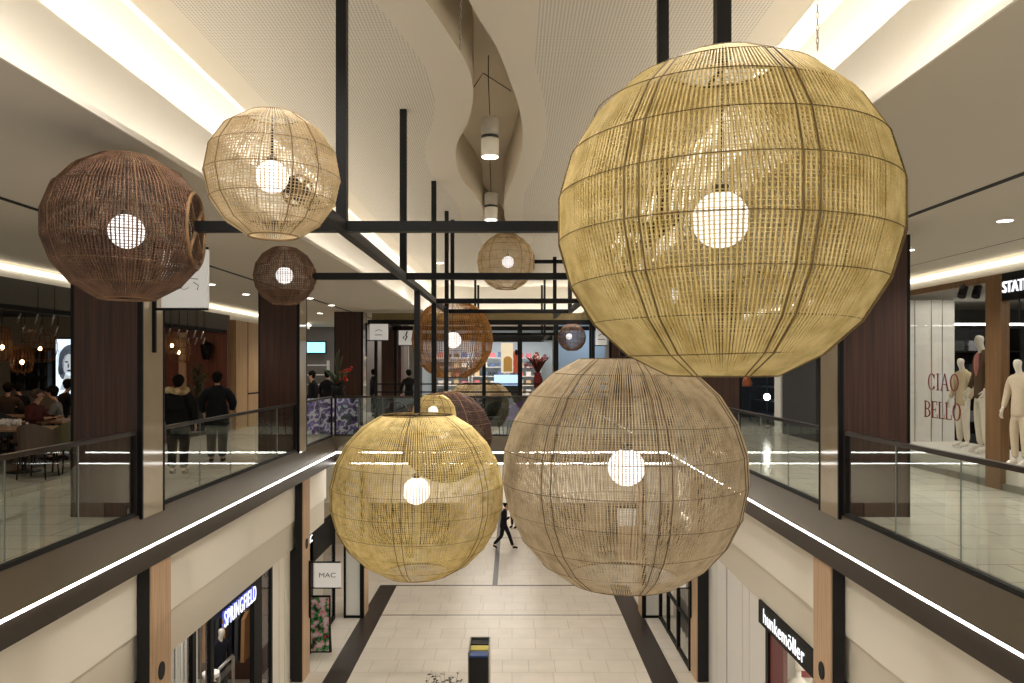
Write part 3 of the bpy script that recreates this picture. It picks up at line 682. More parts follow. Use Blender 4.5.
    o = skin_mesh('trousers', JJ, [('tw','pel'),('pel','hiL'),('pel','hiR'),('hiL','knL'),('hiR','knR'),('knL','anL'),('knR','anR')], RR, 'pel', legs); o.parent = t
    for q in 'LR':
        a, z = J['an'+q], J['to'+q]; d = (z-a)
        o = skin_mesh('shoe', {'h': a+V((0,-.02,-.03)), 'm': a.lerp(z,.6)+V((0,0,.004)), 't': z+d.normalized()*.03}, [('h','m'),('m','t')], {'h':(.052,.052),'m':.045,'t':.036}, 'h', shoes or (M['manq'] if mannequin else M['hair'])); o.parent = t
    if not mannequin:
        for s in (-1,1): MB().ball(J['mid']+V((s*.032,.082,-.035)), .011, 8, 6).build('eye', M['eye'], t, org=V((0,0,0)))
        hm = hair_mat or M['hair']; m = MB(); c = J['mid']+V((0,-.018,.02)); n0 = 0
        if bald: m.ball(c+V((0,-.034,-.012)), .100, 16, 10, .98, .95, .95)
        else: m.ball(c+V((0,-.018,.012)), .104, 16, 12, .95, 1.0, .98); m.ball(c+V((0,-.04,-.045)), .082, 14, 10, .98, .8, .9)
        m.build('hair', hm, t, org=V((0,0,0)))
        if hood is not None:
            m = MB(); k = J['nk']+V((0,-.05,.03)); N = 22
            m.tube([k+V((.15*math.cos(2*PI*j/N), .11*math.sin(2*PI*j/N), .02*math.sin(4*PI*j/N))) for j in range(N)], [.055+.008*(j % 2) for j in range(N)], 8, True, nrm=V((0,0,1)))
            m.build('fur_collar', hood, t, org=V((0,0,0)))
    return t
black_cl, navy, charcoal = cloth('black_cloth', 24,23,25), cloth('navy_cloth', 26,28,38), cloth('charcoal_cloth', 58,60,60)
def on(px, py, y, z):
    p = P(px, py, y); p.z = z; return p
# person crossing the lower floor
per = person('person in black walking across the pale lower floor, phone in hand', on(503.5,549,28.8,0), -PI/2-.35, WALK, black_cl, black_cl, scale=1.06)
h = Vector(WALK['wrR'])
ph = MB().box(.05,.13,.36,.375,1.22,1.36).build('white_phone', M['white'], None, org=Vector((0,0,0)))
ph.location = per.location; ph.scale = per.scale; ph.rotation_euler = per.rotation_euler; tag(ph, 'white phone held up by the person walking across the lower floor', 'phone')
person('person in a grey coat behind the walking person, mostly hidden by the taupe globe', on(514,528,32.5,0), 2.6, {}, cloth('mid_grey_cloth', 82,84,84), charcoal, coat=True)
# left balcony walkers
FUR = rattan('fur', srgb(206,182,140), srgb(120,98,66), .9)
person('person in a black quilted jacket and grey trousers seen from behind at the left rail', on(217,460,14.6,UP), .25, dict(elL=(-.29,.02,1.15), wrL=(-.26,.14,.95), elR=(.30,.0,1.16), wrR=(.25,.14,1.0)), cloth('black_quilt', 27,28,34), cloth('grey_trousers',72,74,74), scale=1.02, puffy=1.36, wide=1.3)
person('person in a dark parka with a pale fur collar beside the second left rail', on(178,470,13.0,UP), .1, {}, cloth('black_parka', 22,22,22), black_cl, hood=FUR, puffy=1.4, coat=True, wide=1.2)
for px, y, rz, lab in ((313,20.9,2.2,'person in a dark coat standing left of the tall red flower vase'), (327,22.0,-.5,'person in a dark coat standing just behind the tall red flower vase'),
                       (373,27.5,-1.2,'person in dark blue passing between the far walnut columns'), (409,25.5,.4,'person in black standing behind the hangers near the far kiosk')):
    person(lab, on(px,440,y,UP), rz, {}, navy if 'blue' in lab else black_cl, black_cl, coat='coat' in lab)

# ------------------------------------------------------------------ blade signs
def blade_sign(label, side, y, zc, w, h, draw, xw=None, bracket=True, zb=None):
    s = 1 if side == 'left' else -1; X = (XL if side == 'left' else XR) + .01*s if xw is None else xw
    t = thing('blade_sign', label, 'sign', (X, y, zc), 'blade signs')
    x0, x1 = X+.13*s, X+(.13+w)*s
    if bracket:
        zz0, zz1 = (zc-h/2-.5, zc+h/2+.03) if zb is None else zb
        m = MB(); m.bar((X+.02*s,y,zz0), (X+.02*s,y,zz1), .045)
        m.bar((X,y,zc+h/2+.02), (x1,y,zc+h/2+.02), .03); m.bar((X,y,zc-h/2-.02), (x1,y,zc-h/2-.02), .03); m.build('bracket', M['black'], t)
    MB().box(min(x0,x1), max(x0,x1), y-.035, y+.035, zc-h/2, zc+h/2).build('sign_box', M['sign'], t)
    draw(t, (x0+x1)/2, y-.036, zc)
    return t
def letters_mac(t, x, y, z):
    text('lettering', 'MAC', .15, M['ink'], t, frame_mtx((x,y,z), (1,0,0), (0,0,1)), .002, 1.25)
    MB().box(x-.19,x-.185,y-.003,y,z-.01,z+.01).build('dot', M['ink'], t)
def emblem(t, x, y, z):
    m = MB(); q = lambda pts, r=.006: m.tube([(x+a, y-.002, z+b) for a, b in pts], r, 4)
    q([(-.17,-.02),(-.08,.0),(0,.01),(.1,.0),(.18,-.01)]); q([(-.10,.02),(-.04,.07),(0,.16),(.04,.07),(.10,.04)], .009); q([(0,.16),(.02,.02)], .008)
    q([(-.12,-.05),(-.2,-.09),(-.19,-.15)]); q([(.12,-.05),(.19,-.09),(.17,-.15)]); q([(-.06,-.12),(0,-.15),(.06,-.12)], .004); q([(.12,.1),(.17,.15),(.2,.12)], .005); q([(-.1,.1),(-.15,.16)], .005)
    m.build('emblem', M['ink'], t)
blade_sign('pale blade sign with a dark emblem on the nearest left column', 'left', 9.72, EYE+1.12, .60, .76, emblem, zb=(EYE+.15, EYE+1.6))
blade_sign('square white blade sign with dark lettering low on the left, ground floor', 'left', 17.22, 2.29, .60, .56, letters_mac, zb=(1.3, 2.62))
blade_sign('square white blade sign low on the right, behind the taupe globe', 'right', 17.22, 2.29, .60, .56, lambda *a: None, zb=(1.3, 2.62))
def swoosh(t, x, y, z):
    m = MB(); m.tube([(x-.02,y-.003,z-.16),(x+.05,y-.003,z-.03),(x,y-.003,z+.03),(x+.06,y-.003,z+.17)], .03, 5); m.tube([(x-.10,y-.003,z-.1),(x-.05,y-.003,z+.0)], .02, 5); m.build('curved_mark', M['ink'], t)
def small_lines(t, x, y, z):
    m = MB(); m.box(x-.12,x+.1,y-.003,y,z-.10,z-.08); m.tube([(x-.1,y-.003,z+.02),(x,y-.003,z+.08),(x+.1,y-.003,z+.02)], .012, 4); m.build('mark', M['ink'], t)
for px0, px1, py0, py1, y, fn, lab in ((369,387,324,340,22.5,small_lines,'small grey blade sign beside the third left column'), (398,412,327,345,27.35,swoosh,'small pale blade sign with a dark curved mark, left of the amber globe'),
                                       (595,606,328,345,22.5,small_lines,'small grey blade sign right of the little dark globe')):
    a, b = P(px0,py0,y), P(px1,py1,y)
    blade_sign(lab, 'left', y, (a.z+b.z)/2, b.x-a.x, a.z-b.z, fn, xw=a.x-.1, zb=None)
# ------------------------------------------------------------------ ground floor left shop (menswear) and next shop
LX = XL-.30
struct('wall_left_shop_back', MB().box(-9.6,-9.5,Y0,19.5,0,3.45).box(-9.5,LX-.02,10.2,10.26,0,3.45).box(-9.5,LX-.02,16.9,16.96,0,3.45), pm('dark_red_brown_wall', srgb(86,56,46), .7))
struct('wall_left_shopfront', MB().box(LX-.2,LX,Y0,9.68,0,3.4).box(LX-.08,LX,15.5,16.76,0,3.4), M['cream'])
struct('trim_left_shop_joint', MB().box(LX-.02,LX+.01,15.95,15.97,0,3.0).box(LX-.02,LX+.01,16.35,16.37,0,3.0), M['greige'])
t = thing('shop_window', 'glazed shopfront with black posts under the lit letters, left ground floor', 'shop window', (LX,13,0))
for a, b in ((11.59,11.72),(12.28,12.42),(14.36,14.8),(15.36,15.46),(10.3,10.36)): MB().box(LX-.06,LX+.03,a,b,0,3.02).build('post', M['black'], t)
MB().box(LX-.05,LX+.03,12.42,14.4,2.88,3.02).build('header', M['black'], t)
for a, b in ((10.36,11.59),(11.72,12.28),(14.8,15.36)): MB().box(LX-.01,LX,a,b,.06,3.0).build('glass_panel', M['shopglass'], t)
m = MB()
for k in range(26): m.tube([(LX-.16+.03*math.sin(k*1.7), 11.05+k*.046, z) for z in (.1,1.4,2.95)], .016, 5)
tag(m.build('string_curtain', M['white'], None), 'pale hanging strand curtain in the left ground floor window', 'curtain')
t = thing('lit_sign', 'glowing white shop name in capitals with blue edges under the left bulkhead', 'sign', (XL-.19,13.45,2.8))
mt = frame_mtx((XL-.19,13.45,2.80), (0,1,0), (0,0,1)) 
text('lettering', 'SPRINGFIELD', .40, M['letters'], t, mt, .004, .62, 1.12)
mt2 = frame_mtx((XL-.213,13.45,2.80), (0,1,0), (0,0,1)); text('halo_edge', 'SPRINGFIELD', .40, M['letters_side'], t, mt2, .018, .62, 1.12)
person('mannequin in a dark navy coat inside the left shop doorway', (-6.0,15.2,0), -PI/2-.6, {}, navy, charcoal, mannequin=True, coat=True, scale=1.05)
t = thing('security_gate', 'grey upright security gate in the left shop doorway', 'security gate', (LX-.15,13.4,0))
MB().tube([(LX-.15,13.05,0),(LX-.15,13.05,1.75),(LX-.15,13.1,1.8),(LX-.15,13.7,1.8),(LX-.15,13.75,1.75),(LX-.15,13.75,0)], .03, 8).build('loop_frame', M['steel'], t)
MB().box(LX-.155,LX-.145,13.1,13.7,.2,1.7).build('clear_panel', M['shopglass'], t)
t = thing('display_stand', 'small chrome display stand by the left shop doorway', 'stand', (LX-.12,12.65,0))
MB().tube([(LX-.12,12.65,0),(LX-.12,12.65,1.85)], .02, 8).build('pole', M['steel'], t); MB().lathe((LX-.12,12.65,0),[(.15,0),(.15,.02)],18).build('base', M['steel'], t); MB().lathe((LX-.12,12.65,1.85),[(.13,0),(.14,.08)],18).build('tray', M['white'], t)
for z0, z1, x0, x1, lab in ((1.02,1.56,-6.15,-5.84,'white poster with a dark line drawing inside the left shop'),(.72,.93,-6.17,-5.86,'small white framed sign with a dark centre below the line drawing in the left shop')):
    t = thing('poster', lab, 'poster', ((x0+x1)/2,16.88,z0)); MB().box(x0,x1,16.87,16.89,z0,z1).build('sheet', M['white'], t); m = MB()
    if z0 > 1: m.tube([(x0+.06,16.865,z0+.33),(x0+.12,16.865,z0+.22),(x0+.2,16.865,z0+.3),(x0+.26,16.865,z0+.24)], .008, 4)
    else: m.box(x0+.08,x1-.08,16.862,16.87,z0+.05,z1-.05)
    m.build('print', M['ink'], t)
struct('wall_left_shop_partition', MB().box(-8.1,-7.93,10.3,16.9,0,3.4), pm('maroon_wall', srgb(74,40,34), .6))
t = thing('clothes_rail', 'rail of tan and dark coats on the right side of the left shop', 'clothes rail', (-6.2,16.3,0))
MB().tube([(-6.9,16.4,0),(-6.9,16.4,1.75),(-5.7,16.4,1.75),(-5.7,16.4,0)], .018, 8).build('rail_frame', M['steel'], t)
for k in range(7):
    x = -6.75+k*.14; m = MB(); m.prism([(x,16.15,1.62),(x,16.4,1.72),(x,16.65,1.62),(x,16.7,.7),(x,16.1,.7)], (.075,0,0)); m.build('coat', (cloth('tan_cloth',150,112,74), navy, charcoal)[k % 3], t)
area('shop_light_left', (-6.4,13.5,3.35), 2.4, 4.5, 60)
area('shop_light_near', (-6.4,6,3.35), 2.4, 4.5, 30)
# beyond the second pilaster: cosmetics shop
t = thing('pier', 'white pier with black edges under the left end of the bridge', 'pier', (-4.45,21.3,0), 'piers under the bridge')
MB().box(-4.77,-4.71,20.96,21.6,0,4.5).box(-4.31,-4.2,20.96,21.04,0,4.5).build('black_edge', M['black'], t)
MB().box(-4.25,-4.2,21.04,21.65,0,4.5).build('wood_side', M['wood_mid'], t); MB().box(-4.71,-4.31,21.0,21.6,.07,4.5).build('white_panel', M['white'], t); MB().box(-4.71,-4.31,20.97,21.03,0,.07).build('black_base', M['black'], t)
t = thing('pier', 'white pier with a black edge under the right end of the bridge', 'pier', (3.95,21.3,0), 'piers under the bridge')
MB().box(3.69,3.80,20.96,21.04,0,4.5).build('black_edge', M['black'], t); MB().box(3.69,3.74,21.04,21.65,0,4.5).build('wood_side', M['wood_mid'], t); MB().box(3.80,4.17,21.0,21.6,.07,4.5).build('white_panel', M['white'], t); MB().box(3.80,4.17,20.97,21.03,0,.07).build('black_base', M['black'], t)
t = thing('shop_window', 'black framed glass shopfront beyond the white blade sign, left ground floor', 'shop window', (LX,18.4,0))
for a, b in ((17.32,17.42),(18.3,18.62),(20.85,20.95)): MB().box(LX-.06,LX+.03,a,b,0,3.0).build('post', M['black'], t)
MB().box(LX-.06,LX+.03,17.3,20.95,0,.1).build('bottom_rail', M['black'], t); MB().box(LX-.06,LX+.03,17.3,20.95,2.2,3.0).build('header', M['black'], t)
for a, b in ((17.42,18.3),(18.62,20.85)): MB().box(LX-.01,LX,a,b,.1,2.7).build('glass_panel', M['shopglass'], t)
text('lettering', 'MAC', .26, M['letters'], t, frame_mtx((LX+.04,18.2,2.85), (0,1,0), (0,0,1)), .01, 1.1)
t = thing('poster_stand', 'black framed A-board with a colourful picture in the left shop entrance', 'poster stand', (-4.72,18.2,0))
MB().box(-4.97,-4.47,18.2,18.25,.1,1.5).build('frame', M['black'], t); MB().box(-4.94,-4.5,18.19,18.2,.14,1.46).build('picture', blobs('poster_print', (srgb(220,210,214), srgb(226,150,170), srgb(70,150,80), srgb(40,40,44), srgb(200,60,80)), 5, .0), t)
MB().bar((-4.92,18.25,1.4),(-4.92,18.5,0),.03).bar((-4.52,18.25,1.4),(-4.52,18.5,0),.03).build('leg', M['black'], t)
struct('wall_left_cosmetics', MB().box(-7.0,-6.9,17,22.3,0,3.4), pm('pale_grey_wall', srgb(170,176,178), .5))
struct('floor_red_mat', MB().box(-6.8,LX-.1,17.4,19.4,.0,.012), pm('red_brown_mat', srgb(128,84,70), .8))
t = thing('shelf_unit', 'green fronted display unit inside the cosmetics shop on the left', 'shelf', (-6.4,18.5,0))
MB().box(-6.8,-6.3,17.6,18.3,0,1.7).build('body', M['offwhite'], t); MB().box(-6.3,-6.28,17.65,18.25,.4,1.6).build('green_panel', emit('green_glow', srgb(70,170,90), .8), t); MB().box(-6.85,-6.6,18.6,19.3,0,2.0).build('dark_bay', M['black'], t)
m = MB()
for k in range(3): MB().box(-6.6,-6.58,18.65,19.25,1.25+.22*k,1.4+.22*k).build('picture', emit('blue_grey_screen_%d' % k, srgb(150,170,190), .7), t)
area('cosmetics_light', (-5.9,18.4,3.35), 1.6, 1.8, 35)

# ------------------------------------------------------------------ ground floor right shops
RX = XR+.28
struct('wall_right_shopfront', MB().box(RX,RX+.1,12.97,15.34,0,3.4).box(RX,RX+.1,15.42,16.74,0,3.4).box(RX,RX+.2,Y0,9.68,0,3.4), M['white'])
struct('trim_right_joint', MB().box(RX+.02,RX+.04,15.34,15.42,0,3.4).box(RX+.02,RX+.04,15.34,15.42,0,3.4), M['black'])
struct('trim_right_panel_lines', MB().box(RX-.006,RX,13.9,13.915,0,3.0).box(RX-.006,RX,14.3,14.315,0,3.0).box(RX-.006,RX,16.1,16.112,0,3.0), M['offwhite'])
struct('wall_right_shop_back', MB().box(8.0,8.1,Y0,17,0,3.45).box(RX,8,16.9,16.96,0,3.45).box(RX,8,10.2,10.26,0,3.45), M['white'])
t = thing('lit_sign', 'black sign panel with rounded glowing white lettering, right ground floor', 'sign', (XR+.1,11.8,2.8))
MB().box(XR+.20,XR+.28,10.36,13.15,2.62,3.02).build('black_panel', M['black'], t)
text('lettering', 'hunkemöller', .36, M['letters'], t, frame_mtx((XR+.19,11.98,2.81), (0,-1,0), (0,0,1)), .004, .92, 1.08)
t = thing('shop_window', 'shopfront with a dark red panel below the black sign, right ground floor', 'shop window', (RX,11.5,0))
MB().box(RX-.03,RX+.06,12.80,12.94,0,2.7).build('post', M['black'], t); MB().box(RX,RX+.06,12.14,12.80,0,2.7).build('red_panel', pm('dark_red_panel', srgb(104,34,34), .4), t)
MB().box(RX-.01,RX,10.36,12.14,.05,2.7).build('glass_panel', M['shopglass'], t)
def bust(label, p, outfit):
    t = thing('mannequin', label, 'mannequin', p, 'torso mannequins')
    MB().lathe(p, [(.16,0),(.16,.02),(.02,.03),(.02,.75)], 16).build('stand', M['steel'], t)
    MB().lathe(p, [(.11,.75),(.17,.82),(.165,.92),(.125,1.07),(.165,1.25),(.17,1.34),(.10,1.42),(.05,1.46),(.045,1.55)], 20, 1, .72).build('torso', M['manq'], t)
    MB().lathe(p, [(.171,1.2),(.176,1.27),(.168,1.32)], 20, 1, .76).build('bra', outfit, t); MB().lathe(p, [(.13,.76),(.176,.83),(.17,.9)], 20, 1, .76).build('briefs', outfit, t)
    MB().ball(Vector(p)+Vector((0,.02,1.64)), .085, 14, 10, .8, .95, 1.25).build('head', M['manq'], t)
bust('torso mannequin in dark lingerie in the right ground floor window, nearer one', (5.15,13.3,.12), black_cl)
bust('torso mannequin in red lingerie in the right ground floor window, farther one', (5.55,14.0,.12), cloth('red_cloth',140,40,48))
struct('floor_right_plinth', MB().box(4.7,6.2,12.9,14.6,0,.12), M['white'])
area('shop_light_right', (6.4,11.6,3.35), 2.4, 2.6, 60)
t = thing('shop_window', 'black framed glass shopfront at the far right of the lower floor', 'shop window', (4.2,19,0))
for y in (17.35,18.6,19.8,20.84): MB().box(4.15,4.24,y,y+.09,0,3.0).build('post', M['black'], t)
for z, h in ((0.,.1),(1.05,.06),(2.9,.1)): MB().box(4.16,4.23,17.35,20.93,z,z+h).build('rail', M['black'], t)
MB().box(4.19,4.2,17.4,20.9,.05,2.95).build('glass_panel', M['shopglass'], t)
m = MB()
for k in range(22): m.tube([(4.65+.04*math.sin(k*1.9), 18.3+k*.1, z) for z in (.02,1.4,2.9)], .045, 6)
tag(m.build('grey_curtain', pm('grey_curtain', srgb(150,148,144), .9)), 'pleated grey curtain behind the glass front at far right', 'curtain')
struct('wall_right_far', MB().box(5.2,5.3,17,22.3,0,3.4), M['white'])
area('right_far_light', (4.7,18.4,3.35), .8, 2., 25)

# ------------------------------------------------------------------ far end of the lower floor
struct('wall_far_lower', MB().box(WL,WR,40,40.2,0,UP), M['offwhite'])
struct('wall_far_lower_left', MB().box(WL,-2.2,29.6,29.8,0,UP-.35).box(-2.3,-2.2,29.8,36,0,UP-.35), pm('taupe_stone', srgb(176, 160, 136), .5))
struct('wall_far_lower_right', MB().box(.95,WR,28.3,28.5,0,UP-.35).box(.95,1.05,28.5,36,0,UP-.35), M['wall_taupe'])
for x0, x1, y, lab in ((-5.6,-3.9,29.58,'dark glazed shop window on the far lower wall, seen through the low gold globe'),(-3.7,-2.5,29.58,'narrow dark glazed shop window on the far lower wall, beside the centre passage'),(1.3,2.8,28.28,'dark glazed shop window on the far lower wall behind the info pillar'),(3.6,6.0,28.28,'wide dark glazed shop window on the far lower wall at right')):
    t = thing('shop_window', lab, 'shop window', ((x0+x1)/2,y,0)); m = MB(); m.box(x0,x0+.08,y-.04,y,0,2.3).box(x1-.08,x1,y-.04,y,0,2.3).box(x0,x1,y-.04,y,2.22,2.3).box(x0,x1,y-.04,y,0,.1).box((x0+x1)/2-.03,(x0+x1)/2+.03,y-.04,y,0,2.3); m.build('frame', M['black'], t)
    MB().box(x0+.08,x1-.08,y-.02,y-.005,.1,2.22).build('dark_glass', pm('dark_glass', srgb(112,98,82), .12), t)
t = thing('info_pillar', 'wood panelled info pillar with a white lit top seen through the taupe globe', 'pillar', on(626,559,27.3,0))
c = t.location; MB().box(c.x-.34,c.x+.34,c.y-.15,c.y+.15,0,1.25).build('wood_panel', M['wood_mid'], t); MB().box(c.x-.34,c.x+.34,c.y-.15,c.y+.15,1.26,1.9).build('white_panel', M['sign'], t)
MB().box(c.x-.40,c.x-.345,c.y-.16,c.y+.16,0,1.95).box(c.x+.345,c.x+.40,c.y-.16,c.y+.16,0,1.95).box(c.x-.4,c.x+.4,c.y-.16,c.y+.16,1.905,1.96).build('frame', M['black'], t)
for px, py, lab in ((602,556,'planter with an upright plant left of the wood info pillar'), (410,551,'planter with an upright plant seen through the low gold globe')):
    c = on(px,py,27.6,0); t = thing('potted_plant', lab, 'plant', c, 'plants on the lower floor')
    MB().lathe(c, [(.15,0),(.19,.4),(.17,.41)], 16).build('pot', M['wood_dark'], t); m = MB()
    for k in range(16):
        a = k*2.4; r_ = .22+.1*math.sin(k); m.tube([c+Vector((0,0,.38)), c+Vector((r_*.4*math.cos(a), r_*.4*math.sin(a), .7)), c+Vector((r_*math.cos(a), r_*math.sin(a), .95+.1*math.sin(k*3)))], [.012,.02,.004], 4)
    m.build('leaves', pm('plant_green', srgb(60,72,44), .7), t)
def bin_at(c):
    t = thing('recycling_bin', 'tall black recycling bin with yellow and blue slots on the lower floor', 'bin', c)
    w, d, h = .215, .44, 1.1
    MB().box(c.x-w,c.x+w,c.y-d,c.y+d,.03,h-.1).build('body', M['blackmatte'], t, bevel=.01)
    m = MB(); m.box(c.x-w-.012,c.x-w+.015,c.y-d,c.y+d,.0,h+.02).box(c.x+w-.015,c.x+w+.012,c.y-d,c.y+d,.0,h+.02).box(c.x-w,c.x+w,c.y+d-.02,c.y+d,h-.1,h+.02); m.build('steel_frame', M['steel'], t)
    for k, (mt, nm) in enumerate(((pm('bin_blue', srgb(44,74,130), .5),'blue_lid'),(pm('bin_yellow', srgb(196,178,72), .5),'yellow_lid'),(M['black'],'black_lid'))):
        y0 = c.y-d+.02+k*.27; MB().box(c.x-w+.02,c.x+w-.02,y0,y0+.25,h-.1,h-.06+.02*k).build(nm, mt, t)
bin_at(Vector((on(479.5,0,16.05,0).x,16.05,0)))
c = Vector((on(444,0,13.9,0).x,13.9,0)); t = thing('potted_plant', 'dark leafy plant just peeking in at the bottom edge beside the bin', 'plant', c, 'plants on the lower floor')
MB().lathe(c, [(.18,0),(.26,.7),(.24,.7),(.22,.62)], 18).build('pot', M['blackmatte'], t); m = MB()
for k in range(26):
    a = k*2.399; L_ = .25+.1*math.sin(k*1.3); top = c+Vector((L_*math.cos(a), L_*math.sin(a)*.8, 1.27+.11*math.sin(k*2.1)))
    m.tube([c+Vector((0,0,.6)), c.lerp(top,.6)+Vector((0,0,.15)), top], [.008,.006,.003], 4)
    for j in range(5):
        p = c.lerp(top,.55+.1*j)+Vector((0,0,.12*(1-.25*j))); b = a+1.2*(-1)**j; m.prism([p, p+Vector((.05*math.cos(b)-.02,.05*math.sin(b),.02)), p+Vector((.11*math.cos(b),.11*math.sin(b),.0)), p+Vector((.05*math.cos(b)+.02,.05*math.sin(b)+.02,.01))], (0,0,.003))
m.build('leaves', pm('dark_leaf', srgb(48,46,34), .6), t)

# ------------------------------------------------------------------ upper floor: lit coves and bulkheads along the shop lines
QL, QR = -8.2, 7.6
struct('wall_left_cream_bulkhead', MB().box(QL-.3,QL,Y0,30,EYE+1.41,H1+.02), M['plaster_edge'])
struct('wall_right_cream_bulkhead', MB().box(QR,QR+.3,Y0,30,EYE+1.40,H1+.02), M['plaster_edge'])
shopcove = emit('shop_cove_led', (1, .93, .78, 1), 1.5)
for side, x in (('left', QL+.03), ('right', QR-.03)):
    tag(MB().box(x-.03,x+.03,Y0,30,EYE+1.53,EYE+1.60).build('cove_light', shopcove), 'warm cove light line above the %s shop fronts' % side, 'light strip')
# ---- left restaurant
dk = pm('restaurant_fascia', srgb(74,70,62), .6)
struct('wall_restaurant_fascia', MB().box(QL-.05,QL,Y0,21.3,EYE+.98,EYE+1.41), dk)
struct('wall_restaurant_lintel', MB().box(QL-.3,QL-.05,Y0,21.3,EYE+.90,EYE+1.0).box(QL-.3,QL-.06,Y0,21.3,EYE+1.0,EYE+1.41), M['black'])
struct('ceiling_restaurant', MB().box(WL,QL-.2,Y0,21.5,EYE+1.36,EYE+1.42), M['blackmatte'])
struct('wall_restaurant_end', MB().box(-12.0,QL,21.3,21.5,UP,EYE+1.41), wood('red_wood', srgb(84,42,28), srgb(116,62,42), .5, 10, .4))
struct('wall_restaurant_back', MB().box(WL,-12.0,21.3,21.5,UP,EYE+1.41).box(WL-.1,WL,Y0,21.5,UP,EYE+1.41), pm('taupe_wall', srgb(150,136,112), .8))
struct('trim_restaurant_pilaster', MB().box(-9.55,-9.35,21.2,21.3,UP,EYE+.9), M['wood_mid'])
struct('floor_restaurant', MB().box(WL,QL-.3,Y0,21.3,UP,UP+.1), pm('dark_floor', srgb(54,44,38), .4))
struct('floor_restaurant_terrace', MB().box(QL-.3,QL+.9,Y0,16.2,UP,UP+.1), M['ufloor'])
def lantern(px, py, y, w, h, label, s=18, lit=True):
    c = P(px, py, y); t = thing('cage_lantern', label, 'lantern', c, 'woven cage lanterns in the restaurant')
    pr = [(.55,-.5),(.85,-.42),(1.,-.15),(1.,.1),(.9,.35),(.6,.5)]
    m = MB()
    for k in range(s):
        a = 2*PI*k/s; m.tube([c+Vector((r*w/2*math.cos(a), r*w/2*math.sin(a), z*h)) for r, z in pr], .007, 4)
    for r, z in pr: m.tube([c+Vector((r*w/2*math.cos(2*PI*j/24), r*w/2*math.sin(2*PI*j/24), z*h)) for j in range(24)], .007, 4, True, nrm=Vector((0,0,1)))
    m.build('cage', M['amber_rib'], t)
    MB().ball(c+Vector((0,0,-.06)), .035, 10, 8, 1, 1, 1.3).build('bulb', M['warm_bulb'], t)
    MB().tube([c+Vector((0,0,0)), (c.x,c.y,EYE+1.36)], .008, 5).build('cord', M['cord'], t)
lantern(22, 359, 14, .38, .53, 'barrel shaped brown cage lantern in front, left of the lit portrait')
lantern(40, 346, 16.5, .66, .72, 'larger brown cage lantern behind, above the bottle shelf')
lantern(2, 344, 13.2, .30, .62, 'glowing cage lantern cut by the left edge of the picture')
lantern(179, 350, 18.2, .5, .6, 'cage lantern seen between the first and second left columns')
lantern(172, 343, 17, .3, .5, 'small cage lantern close to the stone side of the first left column')
for px, py, y in ((18.5,318,12.8),(36,319,12.8),(52.7,320,12.8),(23,329,14.2),(40.5,330,14.2),(56,331,14.2),(169,332,17.5),(178,333,17.5),(186,334,17.5),(194.5,334,17.5),(202,335,17.5),(171,341,19),(188,341,19),(196,341,19),(203.6,341,19)):
    c = P(px, py, y); t = thing('chrome_spotlight', 'slim slanted chrome spotlight under the dark restaurant ceiling', 'ceiling light', c, 'slim chrome spotlights of the restaurant')
    MB().tube([c+Vector((-.03,0,-.09)), c+Vector((.035,0,.09))], .016, 8).build('tube', M['steel'], t); MB().tube([c+Vector((.035,0,.09)), (c.x+.035,c.y,EYE+1.36)], .006, 4).build('stem', M['black'], t)
# bottle shelf and lit portrait on the end wall
t = thing('bottle_shelf', 'dark bottle shelf on the restaurant wall left of the lit portrait', 'shelf', (-13.65,21.1,EYE-.6))
m = MB().box(-14.2,-13.15,21.22,21.3,EYE-.75,EYE+.45)
for k in range(4): m.box(-14.2,-13.15,20.95,21.3,EYE-.75+.38*k,EYE-.72+.38*k)
for x in (-14.2,-13.68,-13.18): m.box(x,x+.03,20.95,21.3,EYE-.75,EYE+.42)
m.build('shelf_frame', M['blackmatte'], t)
proto = None
for r_ in range(3):
    for k in range(5):
        p = Vector((-14.08+k*.2, 21.08, EYE-.715+.38*r_))
        if proto is None:
            proto = MB().lathe(p, [(.036,0),(.038,.02),(.038,.17),(.014,.22),(.014,.29)], 10).build('bottle', pm('bottle_glass', srgb(60,64,60), .15)); o = proto
        else:
            o = proto.copy(); COL.objects.link(o); o.location = p
        tag(o, 'dark bottle on the restaurant shelf beside the lit portrait', 'bottle', 'bottles on the restaurant shelf')
t = thing('light_box', 'lit black and white portrait light box half hidden by the nearest left column', 'light box', (-12.5,21.25,EYE-.9))
MB().box(-13.1,-11.9,21.2,21.3,EYE-.95,EYE+.75).build('frame', M['black'], t)
MB().box(-13.06,-11.94,21.19,21.2,EYE-.91,EYE+.71).build('lit_panel', emit('portrait_panel', srgb(205,222,236), 1.1), t)
def el(m, cx, cz, a, b, y, ang=0.):
    m.prism([(cx+a*math.cos(2*PI*k/20)*math.cos(ang)-b*math.sin(2*PI*k/20)*math.sin(ang), y, cz+a*math.cos(2*PI*k/20)*math.sin(ang)+b*math.sin(2*PI*k/20)*math.cos(ang)) for k in range(20)], (0,.003,0))
m = MB(); el(m,-12.62,EYE+.12,.36,.44,21.186); el(m,-12.78,EYE-.05,.2,.4,21.186,-.15); m.build('hair_shape', emit('print_grey', srgb(92,100,110), .5), t)
m = MB(); el(m,-12.66,EYE-.03,.21,.32,21.182,.12); m.prism([(-12.78,21.182,EYE-.25),(-12.55,21.182,EYE-.25),(-12.4,21.182,EYE-.75),(-12.95,21.182,EYE-.75)], (0,.003,0)); m.build('pale_face_shape', emit('print_pale', srgb(186,194,200), .6), t)
m = MB(); el(m,-12.75,EYE+.06,.05,.022,21.178); el(m,-12.58,EYE+.08,.05,.022,21.178); el(m,-12.67,EYE-.19,.07,.024,21.178); el(m,-12.70,EYE-.05,.018,.07,21.178)
